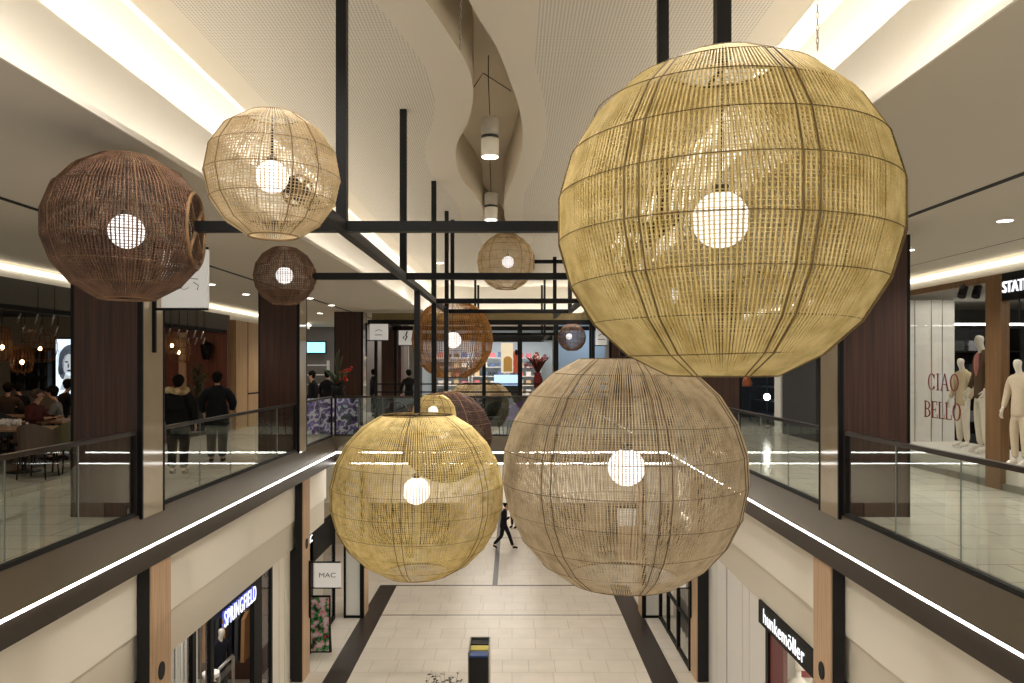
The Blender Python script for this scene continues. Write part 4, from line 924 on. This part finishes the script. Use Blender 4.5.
for k in range(7): m.tube([(-12.98+.05*k,21.18,EYE+.42),(-13.0+.03*k,21.18,EYE+.1),(-12.98+.02*k,21.18,EYE-.3)], .006, 4)
m.build('dark_features', pm('print_dark', srgb(44,48,54), .6), t)
# seated guests, tables, chairs
person('seated man in a maroon sweater with receding hair, in profile at the restaurant table', (P(35,0,14).x-.12,14.1,UP+.10), -PI/2, SIT, cloth('maroon_cloth',74,34,34), charcoal, scale=1.04, bald=True, hair_mat=pm('grey_brown_hair', srgb(66,54,46), .7))
person('seated man in a grey shirt facing the man in maroon', (P(59,0,15.25).x,15.25,UP+.10), 1.95, SIT, cloth('grey_shirt',112,110,108), charcoal, scale=1.04)
person('seated guest in a brown jacket with back turned, at the far left edge', (P(7,0,16.8).x,16.8,UP+.10), .4, SIT, cloth('brown_cloth',70,54,44), charcoal, scale=1.06)
person('seated guest in black behind the man in maroon', (P(21,0,18.6).x,18.6,UP+.10), 1.2, SIT, black_cl, black_cl, scale=1.02)
person('seated guest in black in front of the lit portrait', (P(63,0,17.8).x,17.8,UP+.10), -.6, SIT, black_cl, black_cl, scale=1.1)
wt = wood('table_top_wood', srgb(120,88,60), srgb(150,114,80), .4, 6, 6)
def table(label, c, w, d):
    c = Vector(c); t = thing('dining_table', label, 'table', c, 'restaurant tables')
    MB().box(c.x-w/2,c.x+w/2,c.y-d/2,c.y+d/2,c.z+.72,c.z+.76).build('tabletop', wt, t, bevel=.008)
    MB().tube([c+Vector((0,0,.02)), c+Vector((0,0,.72))], .035, 10).build('pedestal', M['black'], t); MB().lathe(c, [(.26,0),(.26,.02),(.05,.04)], 20).build('base', M['black'], t)
def chair(label, c, rz, mat):
    t = thing('upholstered_chair', label, 'chair', c, 'restaurant chairs', rz); z = Vector((0,0,0))
    MB().box(-.24,.24,-.22,.24,.40,.49).build('seat', mat, t, org=z, bevel=.03)
    m = MB(); n = 9
    for k in range(n):
        a0, a1 = PI+PI*k/n, PI+PI*(k+1)/n; q = lambda a, r, zz: (r*math.cos(a), r*math.sin(a)*.95, zz)
        hgt = lambda a: .72+.18*(-math.sin(a))
        m.quad(q(a0,.27,.42),q(a1,.27,.42),q(a1,.30,hgt(a1)),q(a0,.30,hgt(a0))); m.quad(q(a1,.23,.42),q(a0,.23,.42),q(a0,.25,hgt(a0)),q(a1,.25,hgt(a1))); m.quad(q(a0,.30,hgt(a0)),q(a1,.30,hgt(a1)),q(a1,.25,hgt(a1)),q(a0,.25,hgt(a0)))
    m.build('backrest', mat, t, org=z)
    for x in (-.19,.19):
        for y in (-.18,.19): MB().tube([(x,y,.41),(x*1.15,y*1.15,0)], [.018,.012], 8).build('leg', M['black'], t, org=z)
xa = P(20,0,12.6).x
table('wooden dining table nearest the left glass rail, with napkin and shakers', (xa,12.7,UP+.1), 1.3, .8)
table('wooden dining table between the two seated men', (P(50,0,14.4).x,14.5,UP+.10), .9, .9)
table('wooden dining table farther back on the left of the restaurant', (P(8,0,15.6).x,15.7,UP+.1), .9, .8)
chair('grey brown upholstered chair with its back to the hall at the front table', (P(38,0,12.0).x,12.0,UP+.1), 0.1, cloth('chair_brown',92,78,66))
chair('olive upholstered chair beside the nearest left column', (P(68,0,12.6).x,12.7,UP+.1), .9, cloth('chair_olive',108,104,76))
chair('dark chair at the far left table of the restaurant', (P(6,0,14.8).x,14.75,UP+.1), 0., charcoal)
seated = [o for o in list(COL.objects) if o.name.startswith('person') and 'seated' in o.get('label','')]
for o, lab, mt in zip(seated, ('dark chair under the seated man in maroon','dark chair under the seated man in the grey shirt','dark chair under the guest in the brown jacket','dark chair under the guest in black behind the man in maroon','dark chair under the guest in black before the lit portrait'), ('chair_brown','charcoal_cloth','charcoal_cloth','black_cloth','black_cloth')):
    before = set(COL.objects); chair(lab, o.location, o.rotation_euler.z, M[mt]); e = [q for q in COL.objects if q not in before and q.parent is None][0]
    e.scale = (1.05,1.05,.88); d = Vector((math.sin(o.rotation_euler.z), -math.cos(o.rotation_euler.z), 0)); e.location = Vector(o.location)+d*.03
for px, lab in ((20,'white salt shaker on the front restaurant table'),(27,'white pepper shaker beside the salt shaker')):
    c = P(px,0,12.6); MBx = MB().lathe((c.x,12.6,UP+.86), [(.022,0),(.024,.06),(.016,.085),(.014,.10)], 12); tag(MBx.build('shaker', M['white']), lab, 'shaker')
m = MB(); c = P(8,0,12.75); N = 14
for k in range(5): m.tube([Vector((c.x-.18+.09*k, 12.62+.02*j, UP+.87+.05+.10*abs(math.sin(j*.5+k))*.5)) for j in range(9)], .045, 6)
tag(m.build('napkin', M['white']), 'crumpled white napkin on the front restaurant table', 'napkin')
for px, y, lab in ((44,14.3,'small white plate before the man in maroon'),(52,14.7,'small white plate before the man in grey')):
    c = P(px,0,y); tag(MB().lathe((c.x,y,UP+.88), [(.06,0),(.10,.014),(.105,.018)], 20).build('plate', M['white']), lab, 'plate')
t = thing('wall_lantern', 'black tapered lantern on the red wood wall of the restaurant', 'wall lamp', P(206,352,21.1)); c = t.location.copy()
MB().lathe(c, [(.10,-.22),(.17,.2),(.05,.3)], 4).build('lamp_body', M['black'], t); MB().box(c.x-.02,c.x+.02,c.y,21.3,c.z+.2,c.z+.24).build('arm', M['black'], t)
c = P(198,392,20.6); t = thing('potted_plant', 'tall olive green plant in the restaurant behind the black quilted jacket', 'plant', (c.x,20.6,UP+.1))
MB().lathe((c.x,20.6,UP+.1), [(.18,0),(.24,.5),(.2,.5)], 14).build('pot', M['blackmatte'], t); m = MB()
for k in range(34):
    a = k*2.4; r_ = .12+.16*((k*37) % 10)/10; z = UP+.8+1.2*k/34; p = Vector((c.x+r_*math.cos(a),20.6+r_*math.sin(a),z)); m.tube([(c.x,20.6,z-.3), p, p+Vector((.12*math.cos(a),.12*math.sin(a),-.12))], [.01,.04,.004], 4)
m.build('leaves', pm('olive_leaf', srgb(62,62,36), .7), t)
for x, y in ((-10.5,13),(-11.5,17),(-9.6,19)): area('restaurant_light', (x,y,EYE+1.3), .5, .5, 9, (1,.62,.34))
# panel wall beyond the restaurant
struct('wall_left_wood_panels', MB().box(QL-.2,QL,22.0,29,UP,EYE+1.3), M['wood_panel'])
struct('trim_panel_joint', MB().box(QL-.001,QL+.006,22.95,22.99,UP,EYE+1.3).box(QL-.001,QL+.006,23.0,29,EYE-.95,EYE-.9), M['black'])
struct('wall_left_cream_frieze', MB().box(QL-.2,QL+.02,21.5,29,EYE+1.3,EYE+1.42), M['plaster_edge'])

# ---- right menswear shop window
struct('floor_right_display_plinth', MB().box(QR+.04,9.0,10.6,15,UP,UP+.4), M['offwhite'])
struct('trim_right_sill', MB().box(QR-.02,QR+.06,8.0,15.4,UP,UP+.10), M['steel'])
struct('wall_right_display_back', MB().box(QR+.06,8.85,14.8,14.9,UP,EYE+1.28), M['white'])
struct('trim_display_joint', MB().box(8.05,8.06,14.79,14.8,UP,EYE+1.28).box(8.38,8.39,14.79,14.8,UP,EYE+1.28).box(8.6,8.61,14.79,14.8,UP,EYE+1.28), M['steel'])
struct('wall_right_menswear_back', MB().box(WR-.1,WR,Y0,18.3,UP,EYE+1.4).box(QR+.1,WR,18.3,18.5,UP,EYE+1.4), pm('dark_grey_wall', srgb(92,90,88), .7))
struct('ceiling_menswear', MB().box(QR+.1,WR,Y0,18.4,EYE+1.34,EYE+1.4), pm('grey_ceiling', srgb(140,136,128), .8))
t = thing('shop_window', 'oak framed menswear window with dark red lettering on the right', 'shop window', (QR,13,UP))
MB().box(QR-.04,QR+.1,11.45,11.82,UP,EYE+1.32).build('oak_post', M['wood_oak'], t)
MB().box(QR-.03,QR+.1,11.45,15.4,EYE+1.30,EYE+1.40).build('oak_header', M['wood_oak'], t)
MB().box(QR-.03,QR+.1,15.2,15.4,UP,EYE+1.30).build('oak_post', M['wood_oak'], t)
MB().box(QR,QR+.015,11.82,13.2,UP+.1,EYE+1.30).build('glass_panel', M['shopglass'], t); MB().box(QR,QR+.015,13.21,15.2,UP+.1,EYE+1.30).build('glass_panel', M['shopglass'], t)
# serif lettering
def serif(word, o, xdir, h, wch, mat, t, name):
    o = Vector(o); xd = Vector(xdir); m = MB(); nrm = xd.cross(Vector((0,0,1)))*.006
    Q = lambda x, z: o + xd*x + Vector((0,0,z))
    def rect(x0, z0, x1, z1): m.prism([Q(x0,z0),Q(x1,z0),Q(x1,z1),Q(x0,z1)], nrm)
    def ring(cx, cz, a, b, ta, tb_, t0=0., t1=2*PI, n=26):
        for k in range(n):
            u, v = t0+(t1-t0)*k/n, t0+(t1-t0)*(k+1)/n
            m.prism([Q(cx+a*math.cos(u),cz+b*math.sin(u)),Q(cx+a*math.cos(v),cz+b*math.sin(v)),Q(cx+(a-ta)*math.cos(v),cz+(b-tb_)*math.sin(v)),Q(cx+(a-ta)*math.cos(u),cz+(b-tb_)*math.sin(u))], nrm)
    x = 0; th = .13*h; tn = .05*h
    for ch in word:
        w = {'I':.34,'C':.72,'A':.8,'O':.8,'B':.68,'E':.64,'L':.62}[ch]*h*wch
        if ch == 'I': rect(x+w/2-th/2,0,x+w/2+th/2,h); rect(x+.02*h,0,x+w-.02*h,tn); rect(x+.02*h,h-tn,x+w-.02*h,h)
        if ch == 'O': ring(x+w/2,h/2,w/2,h/2,th,tn)
        if ch == 'C': ring(x+w/2,h/2,w/2,h/2,th,tn,.65,2*PI-.65); rect(x+w*.86,h*.68,x+w*.92,h*.95); rect(x+w*.86,h*.05,x+w*.92,h*.25)
        if ch in 'BEL':
            rect(x+.06*h,0,x+.06*h+th,h); rect(x,0,x+.3*h,tn); rect(x,h-tn,x+.3*h,h)
        if ch == 'B': ring(x+.2*h,h*.735,w-.24*h,h*.265,th,tn,-PI/2,PI/2); ring(x+.2*h,h*.27,w-.2*h,h*.27,th,tn,-PI/2,PI/2)
        if ch == 'E': rect(x,0,x+w,tn); rect(x,h-tn,x+w*.95,h); rect(x,h/2-tn/2,x+w*.75,h/2+tn/2); rect(x+w-.04*h,0,x+w,.25*h); rect(x+w*.95-.04*h,.77*h,x+w*.95,h); rect(x+w*.72,h*.38,x+w*.75,h*.62)
        if ch == 'L': rect(x,0,x+w,tn); rect(x+w-.04*h,0,x+w,.28*h)
        if ch == 'A':
            m.prism([Q(x+w*.46,h),Q(x+w*.56,h),Q(x+w*.96,0),Q(x+w*.96-th*1.1,0)], nrm); m.prism([Q(x+w*.46,h),Q(x+w*.52,h),Q(x+w*.12,0),Q(x+w*.06,0)], nrm)
            rect(x+w*.22,h*.33,x+w*.74,h*.33+tn); rect(x-.02*h,0,x+w*.26,tn); rect(x+w*.72,0,x+w*1.06,tn)
        x += w + .10*h
    return m.build(name, mat, t)
serif('CIAO', (QR-.008,13.50,EYE-.47), (0,-1,0), .30, 1.05, M['red_text'], t, 'lettering')
serif('BELLO', (QR-.008,13.62,EYE-.97), (0,-1,0), .30, .98, M['red_text'], t, 'lettering')
t = thing('lit_sign', 'glowing white shop name in capitals on a dark header at the right edge', 'sign', (QR,10.6,EYE+1.1))
MB().box(QR-.02,QR+.1,8.0,11.45,EYE+.98,EYE+1.40).build('dark_header', M['black'], t)
text('lettering', 'STATE', .25, M['letters'], t, frame_mtx((QR-.03,11.13,EYE+1.17), (0,-1,0), (0,0,1)), .015, .82)
linen, beige, brownj, light = cloth('linen',206,190,164), cloth('beige_jacket',196,178,146), cloth('brown_jacket',96,76,58), cloth('light_trousers',224,214,196)
person('tall mannequin in a brown jacket with pink shirt and cream trousers by the oak post', (P(983,0,12.75).x,12.75,UP+.41), PI/2-.1, {}, brownj, light, mannequin=True, scale=1.2)
_m = [o for o in COL.objects if o.name.startswith('mannequin') and 'pink' in o.get('label','')][0]
MB().ball((0,.085,1.27), .075, 14, 10, .5, .8, 2.4).build('pink_shirt', cloth('pink_cloth',196,130,124), _m, org=Vector((0,0,0)))
person('shorter mannequin in a beige jacket beside the dark red window lettering', (P(963,0,13.7).x,13.7,UP+.41), PI/2+.2, {}, beige, light, mannequin=True, scale=.97)
person('mannequin in a pale linen suit at the right picture edge, beyond the oak post', (P(1020,0,11.15).x,11.15,UP+.41), PI/2+.3, {}, linen, linen, mannequin=True, scale=.95)
for px, lab in ((963,'black track spotlight at the top of the menswear window, the left one'),(977,'black track spotlight at the top of the menswear window, beside the oak post')):
    c = P(px,291,12.4); t = thing('track_spotlight', lab, 'ceiling light', c)
    MB().tube([c+Vector((-.04,-.02,-.10)), c+Vector((.04,.03,.08))], .065, 16).build('lamp_head', M['black'], t); MB().tube([c+Vector((.02,0,.06)), (c.x+.02,c.y,EYE+1.34)], .012, 6).build('stem', M['black'], t)
t = thing('light_bar', 'long thin white light bar deep inside the menswear shop', 'ceiling light', (9.8,15.3,EYE+.82))
MB().box(9.0,10.6,15.28,15.34,EYE+.80,EYE+.84).build('lit_tube', M['disc'], t); MB().bar((9.1,15.31,EYE+.84),(9.1,15.31,EYE+1.34),.02).bar((10.5,15.31,EYE+.84),(10.5,15.31,EYE+1.34),.02).build('drop_rod', M['black'], t)
def shelf(label, x0, x1, y, n, mats_, garments):
    t = thing('shop_shelf', label, 'shelf', ((x0+x1)/2,y,UP)); m = MB()
    for k in range(n): m.box(x0,x1,y-.2,y+.2,UP+.2+.5*k,UP+.23+.5*k)
    m.box(x0-.03,x0,y-.2,y+.2,UP,UP+.2+.5*n).box(x1,x1+.03,y-.2,y+.2,UP,UP+.2+.5*n).box(x0,x1,y+.2,y+.22,UP,UP+.2+.5*n); m.build('shelf_frame', M['black'], t)
    for k in range(n):
        x = x0+.05; j = 0
        while x+.34 < x1:
            m = MB()
            for q in range(4): m.box(x+.01*(q % 2),x+.32-.01*(q % 2),y-.16,y+.16,UP+.23+.5*k+.055*q,UP+.28+.5*k+.055*q)
            m.build('folded_clothes', garments[(k+j) % len(garments)], t); x += .4; j += 1
shelf('dark shelf of folded navy and grey clothes deep in the menswear shop', 9.2, 10.7, 15.8, 5, None, [navy, charcoal, cloth('mid_grey_knit',120,120,124)])
shelf('second shelf of folded clothes behind the linen suit at the right edge', 10.2, 11.8, 13.6, 5, None, [navy, cloth('blue_knit',60,66,92), charcoal])
t = thing('clothes_rail', 'rail of pale and dark jackets behind the oak post', 'clothes rail', (9.0,12.4,UP))
MB().tube([(8.7,12.5,UP),(8.7,12.5,UP+1.75),(9.9,12.5,UP+1.75),(9.9,12.5,UP)], .018, 8).build('rail_frame', M['steel'], t)
for k in range(8):
    x = 8.8+k*.13; m = MB(); m.prism([(x,12.25,UP+1.6),(x,12.5,UP+1.7),(x,12.75,UP+1.6),(x,12.8,UP+.85),(x,12.2,UP+.85)], (.06,0,0)); m.build('jacket', (linen, charcoal, cloth('grey_linen',170,164,152))[k % 3], t)
area('menswear_light', (8.6,13,EYE+1.28), 1.2, 3.2, 17, (1,.94,.84)); area('menswear_back_light', (10.6,13.5,EYE+1.3), 2, 4, 30, (1,.95,.88)); area('menswear_door_light', (8.8,9.5,EYE+1.3), 1.5, 2, 25, (1,.95,.88))
# beyond: grey wall, white post, dark shop with bulbs
struct('wall_right_grey', MB().box(QR,QR+.2,18.5,20.8,UP,EYE+1.4), pm('slate_wall', srgb(56,56,58), .7))
struct('wall_right_white_post', MB().box(QR-.05,QR+.2,20.8,21.3,UP,EYE+1.4), M['white'])
struct('wall_right_dark_shop', MB().box(10,10.1,21.3,30,UP,EYE+1.4).box(QR,10,27,27.2,UP,EYE+1.4), pm('night_blue_wall', srgb(40,46,56), .6))
t = thing('shelf_unit', 'dark glass shelf unit in the far right shop behind the railing', 'shelf', (8.4,24,UP))
m = MB()
for k in range(5): m.box(8.2,8.7,22.2,25.5,UP+.3+.45*k,UP+.33+.45*k)
for y in (22.2,23.8,25.47): m.box(8.2,8.23,y,y+.03,UP,UP+2.2)
m.build('shelf_frame', pm('blue_steel', srgb(70,84,100), .3, .6), t)
c = P(767,397,23.0); tag(MB().ball(c, .10, 16, 10).build('globe_bulb', emit('bright_bulb', (1,.95,.86,1), 14.)), 'very bright bare bulb in the far right shop', 'bulb'); 
c = P(747,381,22.4); t = thing('pendant_lamp', 'copper pendant lamp in the far right shop', 'pendant lamp', c)
MB().lathe(c, [(.14,-.16),(.15,-.05),(.10,.1),(.03,.18)], 18).build('lamp_shade', pm('copper', srgb(170,98,66), .3, .8), t); MB().tube([c, (c.x,c.y,EYE+1.6)], .008, 5).build('cord', M['cord'], t)
area('dark_shop_light', (8.9,24,EYE+1.3), 1.5, 3, 14, (.85,.93,1))

# ---- kiosk on the bridge
KY = 23.0
t = thing('kiosk', 'black framed cafe kiosk with a slatted gold roof edge on the far bridge', 'kiosk', (-.5,KY+1.5,UP))
zb = lambda py: EYE+(CY-py)*KY/F
xk = lambda px: (px-CX)*KY/F
m = MB(); x = xk(372)
while x < xk(625): m.box(x,x+.19,KY-.02,KY+.02,zb(320),zb(313)); x += .205
x = xk(372)
m.box(xk(372),xk(625),KY+.02,KY+.06,zb(320),zb(313.3)); m.build('slatted_roof_edge', pm('olive_gold_slats', srgb(128,112,76), .6, 0, .3, .12, 6), t)
MB().box(xk(368),xk(628),KY-.08,KY+.2,zb(324.6),zb(320)).box(xk(368),xk(368)+.15,KY,KY+4,zb(324.6),zb(320)).box(xk(628)-.15,xk(628),KY,KY+4,zb(324.6),zb(320)).box(xk(368),xk(628),KY+3.85,KY+4,zb(324.6),zb(320)).build('black_roof_beam', M['black'], t)
for px, w in ((376,.09),(484,.11),(520,.14),(556,.15),(592,.17),(627,.1)): MB().box(xk(px)-w/2,xk(px)+w/2,KY-.05,KY+.06,UP,zb(322)).build('post', M['black'], t)
for px in (376,520,627): MB().box(xk(px)-.05,xk(px)+.05,KY+3.85,KY+3.95,UP,zb(322)).build('post', M['black'], t)
for py in (384,392,397.5): MB().box(xk(376),xk(627),KY-.02,KY+.02,zb(py)-.022,zb(py)+.022).build('rail', M['black'], t)
MB().box(xk(376),xk(627),KY+.05,KY+.1,UP,zb(398)).build('dark_lower_panel', pm('dark_panel', srgb(42,40,36), .5), t)
t = thing('counter', 'pale blue lit counter inside the far kiosk', 'counter', (xk(506),KY+3.2,UP)); MB().box(xk(492)*1.13,xk(521)*1.13,KY+3.0,KY+3.5,UP,EYE-.75).build('body', M['charcoal_cloth'], t); MB().box(xk(494)*1.13,xk(521)*1.13,KY+2.98,KY+3.0,EYE-.75,EYE-.38).build('lit_front', emit('blue_counter', srgb(170,200,240), .9), t)
for px0, px1, py0, py1, y, mt, lab in ((501,513,343,373,KY+3.6,None,'tall cream poster with a yellow arch in the far kiosk'), (513.5,520,351,373,KY+3.65,pm('orange_red', srgb(206,92,58), .6),'orange red poster panel beside the cream one')):
    a, b = P(px0,py0,y), P(px1,py1,y); t = thing('poster', lab, 'poster', (a.x,y,b.z)); MB().box(a.x,b.x,y-.02,y+.02,b.z,a.z).build('panel', mt or emit('cream_lit', srgb(228,214,186), .35), t)
    m = MB()
    if mt is None:
        cx, r_ = (a.x+b.x)/2+.03, (b.x-a.x)*.36; m.prism([(cx-r_,y-.03,b.z+.05)]+[(cx+r_,y-.03,b.z+.05)]+[(cx+r_*math.cos(PI*k/12),y-.03,b.z+.45+r_*math.sin(PI*k/12)) for k in range(13)], (0,.01,0)); m.build('yellow_arch', pm('arch_yellow', srgb(216,166,84), .6), t)
    else: m.ball((a.x+.1,y-.03,a.z-.05), .08, 12, 8, .7, .1, 1.3); m.build('dark_motif', M['black'], t)
    
struct('wall_far_blue', MB().box(1.8,3.6,28.5,28.6,UP,EYE+1.64), pm('light_blue_wall', srgb(148,172,196), .7))
struct('wall_far_shop', MB().box(-4.0,1.8,33,33.1,UP,EYE+1.64), pm('pale_blue_shop', srgb(190,204,214), .7))
struct('wall_far_upper', MB().box(WL,WR,40,40.1,UP,H1), M['offwhite'])
struct('trim_far_dark_band', MB().box(-4,1.8,32.8,32.9,EYE+1.05,EYE+1.35), M['black'])
rnd = random.Random(3)
for k, (x, lab) in enumerate(((-2.6,'far wall shelf with small coloured goods, left of the cream poster'),(.55,'far wall shelf with small coloured goods, behind the blossom'),(-1.02,'far wall shelf with small coloured goods, behind the cream poster'))):
    t = thing('shop_shelf', lab, 'shelf', (x,32.4,UP)); m = MB()
    for j in range(6): m.box(x-.7,x+.7,32.2,32.6,UP+.2+.4*j,UP+.23+.4*j)
    m.box(x-.73,x-.7,32.2,32.6,UP,UP+2.3).box(x+.7,x+.73,32.2,32.6,UP,UP+2.3); m.build('shelf_frame', M['white'], t)
    for j in range(6):
        for i in range(4):
            MB().box(x-.62+.34*i,x-.40+.34*i,32.3,32.5,UP+.23+.4*j,UP+.38+.4*j+.1*rnd.random()).build('goods', pm('goods_%d_%d_%d' % (k,j,i), srgb(*rnd.choice(((214,120,130),(230,224,216),(90,110,150),(60,60,66),(210,180,140)))), .6), t)
area('far_shop_light', (-1,30,H1-.05), 5, 3, 160, (1,.96,.92)); area('kiosk_light', (-.5,KY+2,zb(321)), 4, 1.5, 25, (1,.9,.75)); area('far_blue_light', (2.8,27.3,H1-.05), 1.2, 1, 25, (.95,.97,1))
def bouquet(label, c, vase_h, vase_r, stems, col, leafcol, vmat):
    c = Vector(c); t = thing('flower_vase', label, 'flowers', c)
    MB().lathe(c, [(vase_r*.5,0),(vase_r*.8,vase_h*.3),(vase_r,vase_h*.65),(vase_r*.6,vase_h*.92),(vase_r*.7,vase_h)], 20).build('vase', vmat, t)
    a, f = MB(), MB(); rn = random.Random(5)
    for (dx, dz, n) in stems:
        p0 = c+Vector((0,0,vase_h*.9)); p2 = p0+Vector((dx, rn.uniform(-.15,.15), dz)); p1 = p0.lerp(p2,.5)+Vector((-dx*.15,0,.1)); a.tube([p0,p1,p2], [.012,.01,.006], 5)
        for k in range(n):
            q = p1.lerp(p2, k/max(1,n-1)) + Vector((rn.uniform(-.09,.09), rn.uniform(-.09,.09), rn.uniform(-.05,.05))); f.ball(q, rn.uniform(.03,.055), 7, 5, 1, 1, .7)
    for k in range(26):
        b = k*2.4; L_ = rn.uniform(.3,.6); p0 = c+Vector((0,0,vase_h*.92)); p2 = p0+Vector((L_*math.cos(b)*.7, L_*math.sin(b)*.7, L_*.8+.1)); a.tube([p0, p0.lerp(p2,.6)+Vector((0,0,.1)), p2], [.008,.028,.004], 4)
    a.build('leaves', leafcol, t); f.build('blossoms', col, t)
gl = pm('leaf_green', srgb(52,70,40), .7)
bouquet('tall dark vase with long leaves and a red flower spray, left end of the bridge', (P(338,0,20.4).x,20.4,UP), 1.35, .26, ((.32,.62,16),(.26,.35,12),(-.05,1.05,0),(-.15,1.0,0),(.02,1.15,0),(.1,.95,0)), cloth('red_flower',176,52,44), gl, M['black'])
bouquet('vase of pink and red blossom branches standing in the far kiosk', (xk(539),KY+1.0,zb(393)), .62, .16, ((-.25,.55,12),(.3,.6,12),(-.1,.7,14),(.1,.5,12),(-.4,.3,8)), cloth('pink_blossom',206,120,124), cloth('twig',96,48,40), cloth('vase_red',110,40,36))
t = thing('stand', 'small wooden stand under the blossom vase in the far kiosk', 'stand', (xk(539),KY+1.0,UP)); c = t.location.copy(); MB().box(c.x-.3,c.x+.3,c.y-.25,c.y+.25,zb(393)-.05,zb(393)).build('top', M['wood_mid'], t); MB().box(c.x-.26,c.x+.26,c.y-.22,c.y+.22,UP,zb(393)-.05).build('body', M['wood_dark'], t)
# things on the bridge behind the glass
pur = cloth('purple_cloth',92,60,124)
t = thing('banner', 'purple and white printed banner standing behind the glass at the left end of the bridge', 'banner', (-4.85,19.95,UP))
MB().box(-5.55,-4.15,19.93,19.96,UP+.06,UP+1.02).build('printed_sheet', blobs('purple_print', (srgb(40,34,50), srgb(98,74,140), srgb(200,200,214), srgb(120,96,168), srgb(60,52,76), srgb(170,180,206)), 3.2), t)
MB().box(-5.58,-5.55,19.92,19.97,UP,UP+1.05).box(-4.15,-4.12,19.92,19.97,UP,UP+1.05).build('frame', M['black'], t)
for x, mt, lab, rz in ((.16,pur,'purple armchair on the bridge, seen between the dark brown and taupe globes',2.6),(-.5,cloth('dark_green_cloth',44,48,42),'dark green armchair beside the purple one on the bridge',2.9),(-3.2,cloth('dark_brown_cloth',46,38,36),'dark brown armchair on the bridge beside the printed banner',3.3),(1.6,charcoal,'charcoal armchair on the bridge behind the taupe globe',3.1)):
    t0 = chair(lab, (x,20.5,UP), rz, mt)
# extra wood pillars, left glowing shop
for x, y, lab in ((-4.5,27.6,'dark walnut pillar far back left of the kiosk'),(4.1,27.6,'dark walnut pillar far back right of the kiosk')):
    t = thing('pillar', lab, 'column', (x,y,UP)); MB().box(x-.37,x+.37,y,y+.6,UP,H1-.1).build('walnut_cladding', M['wood_dark'], t); MB().box(x-.40,x+.40,y-.03,y+.63,H1-.1,H1).build('capital', M['wood_dark'], t); MB().box(x-.39,x+.39,y-.02,y+.62,UP,UP+.1).build('base', M['black'], t)
struct('wall_left_far', MB().box(-13,-6.2,33,33.2,UP,H1).box(-6.2,-4.2,30,30.2,UP,H1), pm('warm_grey_wall', srgb(120,112,104), .7))
t = thing('light_box', 'pale blue glowing screen in the far left shop', 'screen', P(316,348,32.6)); c = t.location.copy(); MB().box(c.x-.55,c.x+.4,32.55,32.6,c.z-.2,c.z+.25).build('lit_panel', emit('cyan_screen', srgb(130,205,230), 1.6), t); MB().box(c.x-.6,c.x+.45,32.6,32.65,c.z-.25,c.z+.3).build('frame', M['black'], t)
t = thing('shop_shelf', 'white shelf under the pale blue screen in the far left shop', 'shelf', (c.x,32.3,UP)); m = MB()
for j in range(5): m.box(c.x-.7,c.x+.6,32.1,32.5,UP+.2+.42*j,UP+.24+.42*j)
m.box(c.x-.73,c.x-.7,32.1,32.5,UP,UP+2.1).box(c.x+.6,c.x+.63,32.1,32.5,UP,UP+2.1); m.build('shelf_frame', M['white'], t)
area('far_left_light', (-8,30.5,H1-.05), 3, 3, 22, (.92,.97,1)); area('far_slit_light', (-5.4,29,H1-.05), 1, 1, 20, (.95,.95,1))

# ------------------------------------------------------------------ lower hall lamps under the bridge and beyond
for x, y in ((-2,20.9),(1.5,20.9)): area('bridge_downlight', (x,y,UP-.71), .5, .5, 25)
struct('ceiling_far_lower', MB().box(WL,WR,22.55,40,UP-.32,UP-.26), M['plaster'])
for x in (-6,-2,2,6):
    for y in (25.5,33,38): area('plaza_light', (x*.3-.5 if y > 30 else x,y,UP-.34), .9, .9, 34)

# ------------------------------------------------------------------ camera, world, output
cam = bpy.data.cameras.new('camera'); co = bpy.data.objects.new('camera', cam); COL.objects.link(co)
co.location = (0,0,EYE); co.rotation_euler = (PI/2,0,0); cam.sensor_width = 36; cam.lens = F/1024*36; cam.shift_y = (CY-341.5)/1024
cam.clip_start = .05; cam.clip_end = 200; sc.camera = co
w = bpy.data.worlds.new('world'); sc.world = w; w.use_nodes = True
w.node_tree.nodes['Background'].inputs[0].default_value = (1,.96,.9,1); w.node_tree.nodes['Background'].inputs[1].default_value = .8
sc.cycles.transparent_max_bounces = 24; sc.cycles.max_bounces = 8; sc.cycles.diffuse_bounces = 4; sc.cycles.glossy_bounces = 4
sc.cycles.use_denoising = True; sc.cycles.sample_clamp_indirect = 4.0; sc.cycles.caustics_reflective = False; sc.cycles.caustics_refractive = False
vs = sc.view_settings; vs.view_transform = 'Standard'; vs.look = 'None'; vs.gamma = 1; vs.use_curve_mapping = False; vs.exposure = 0.55
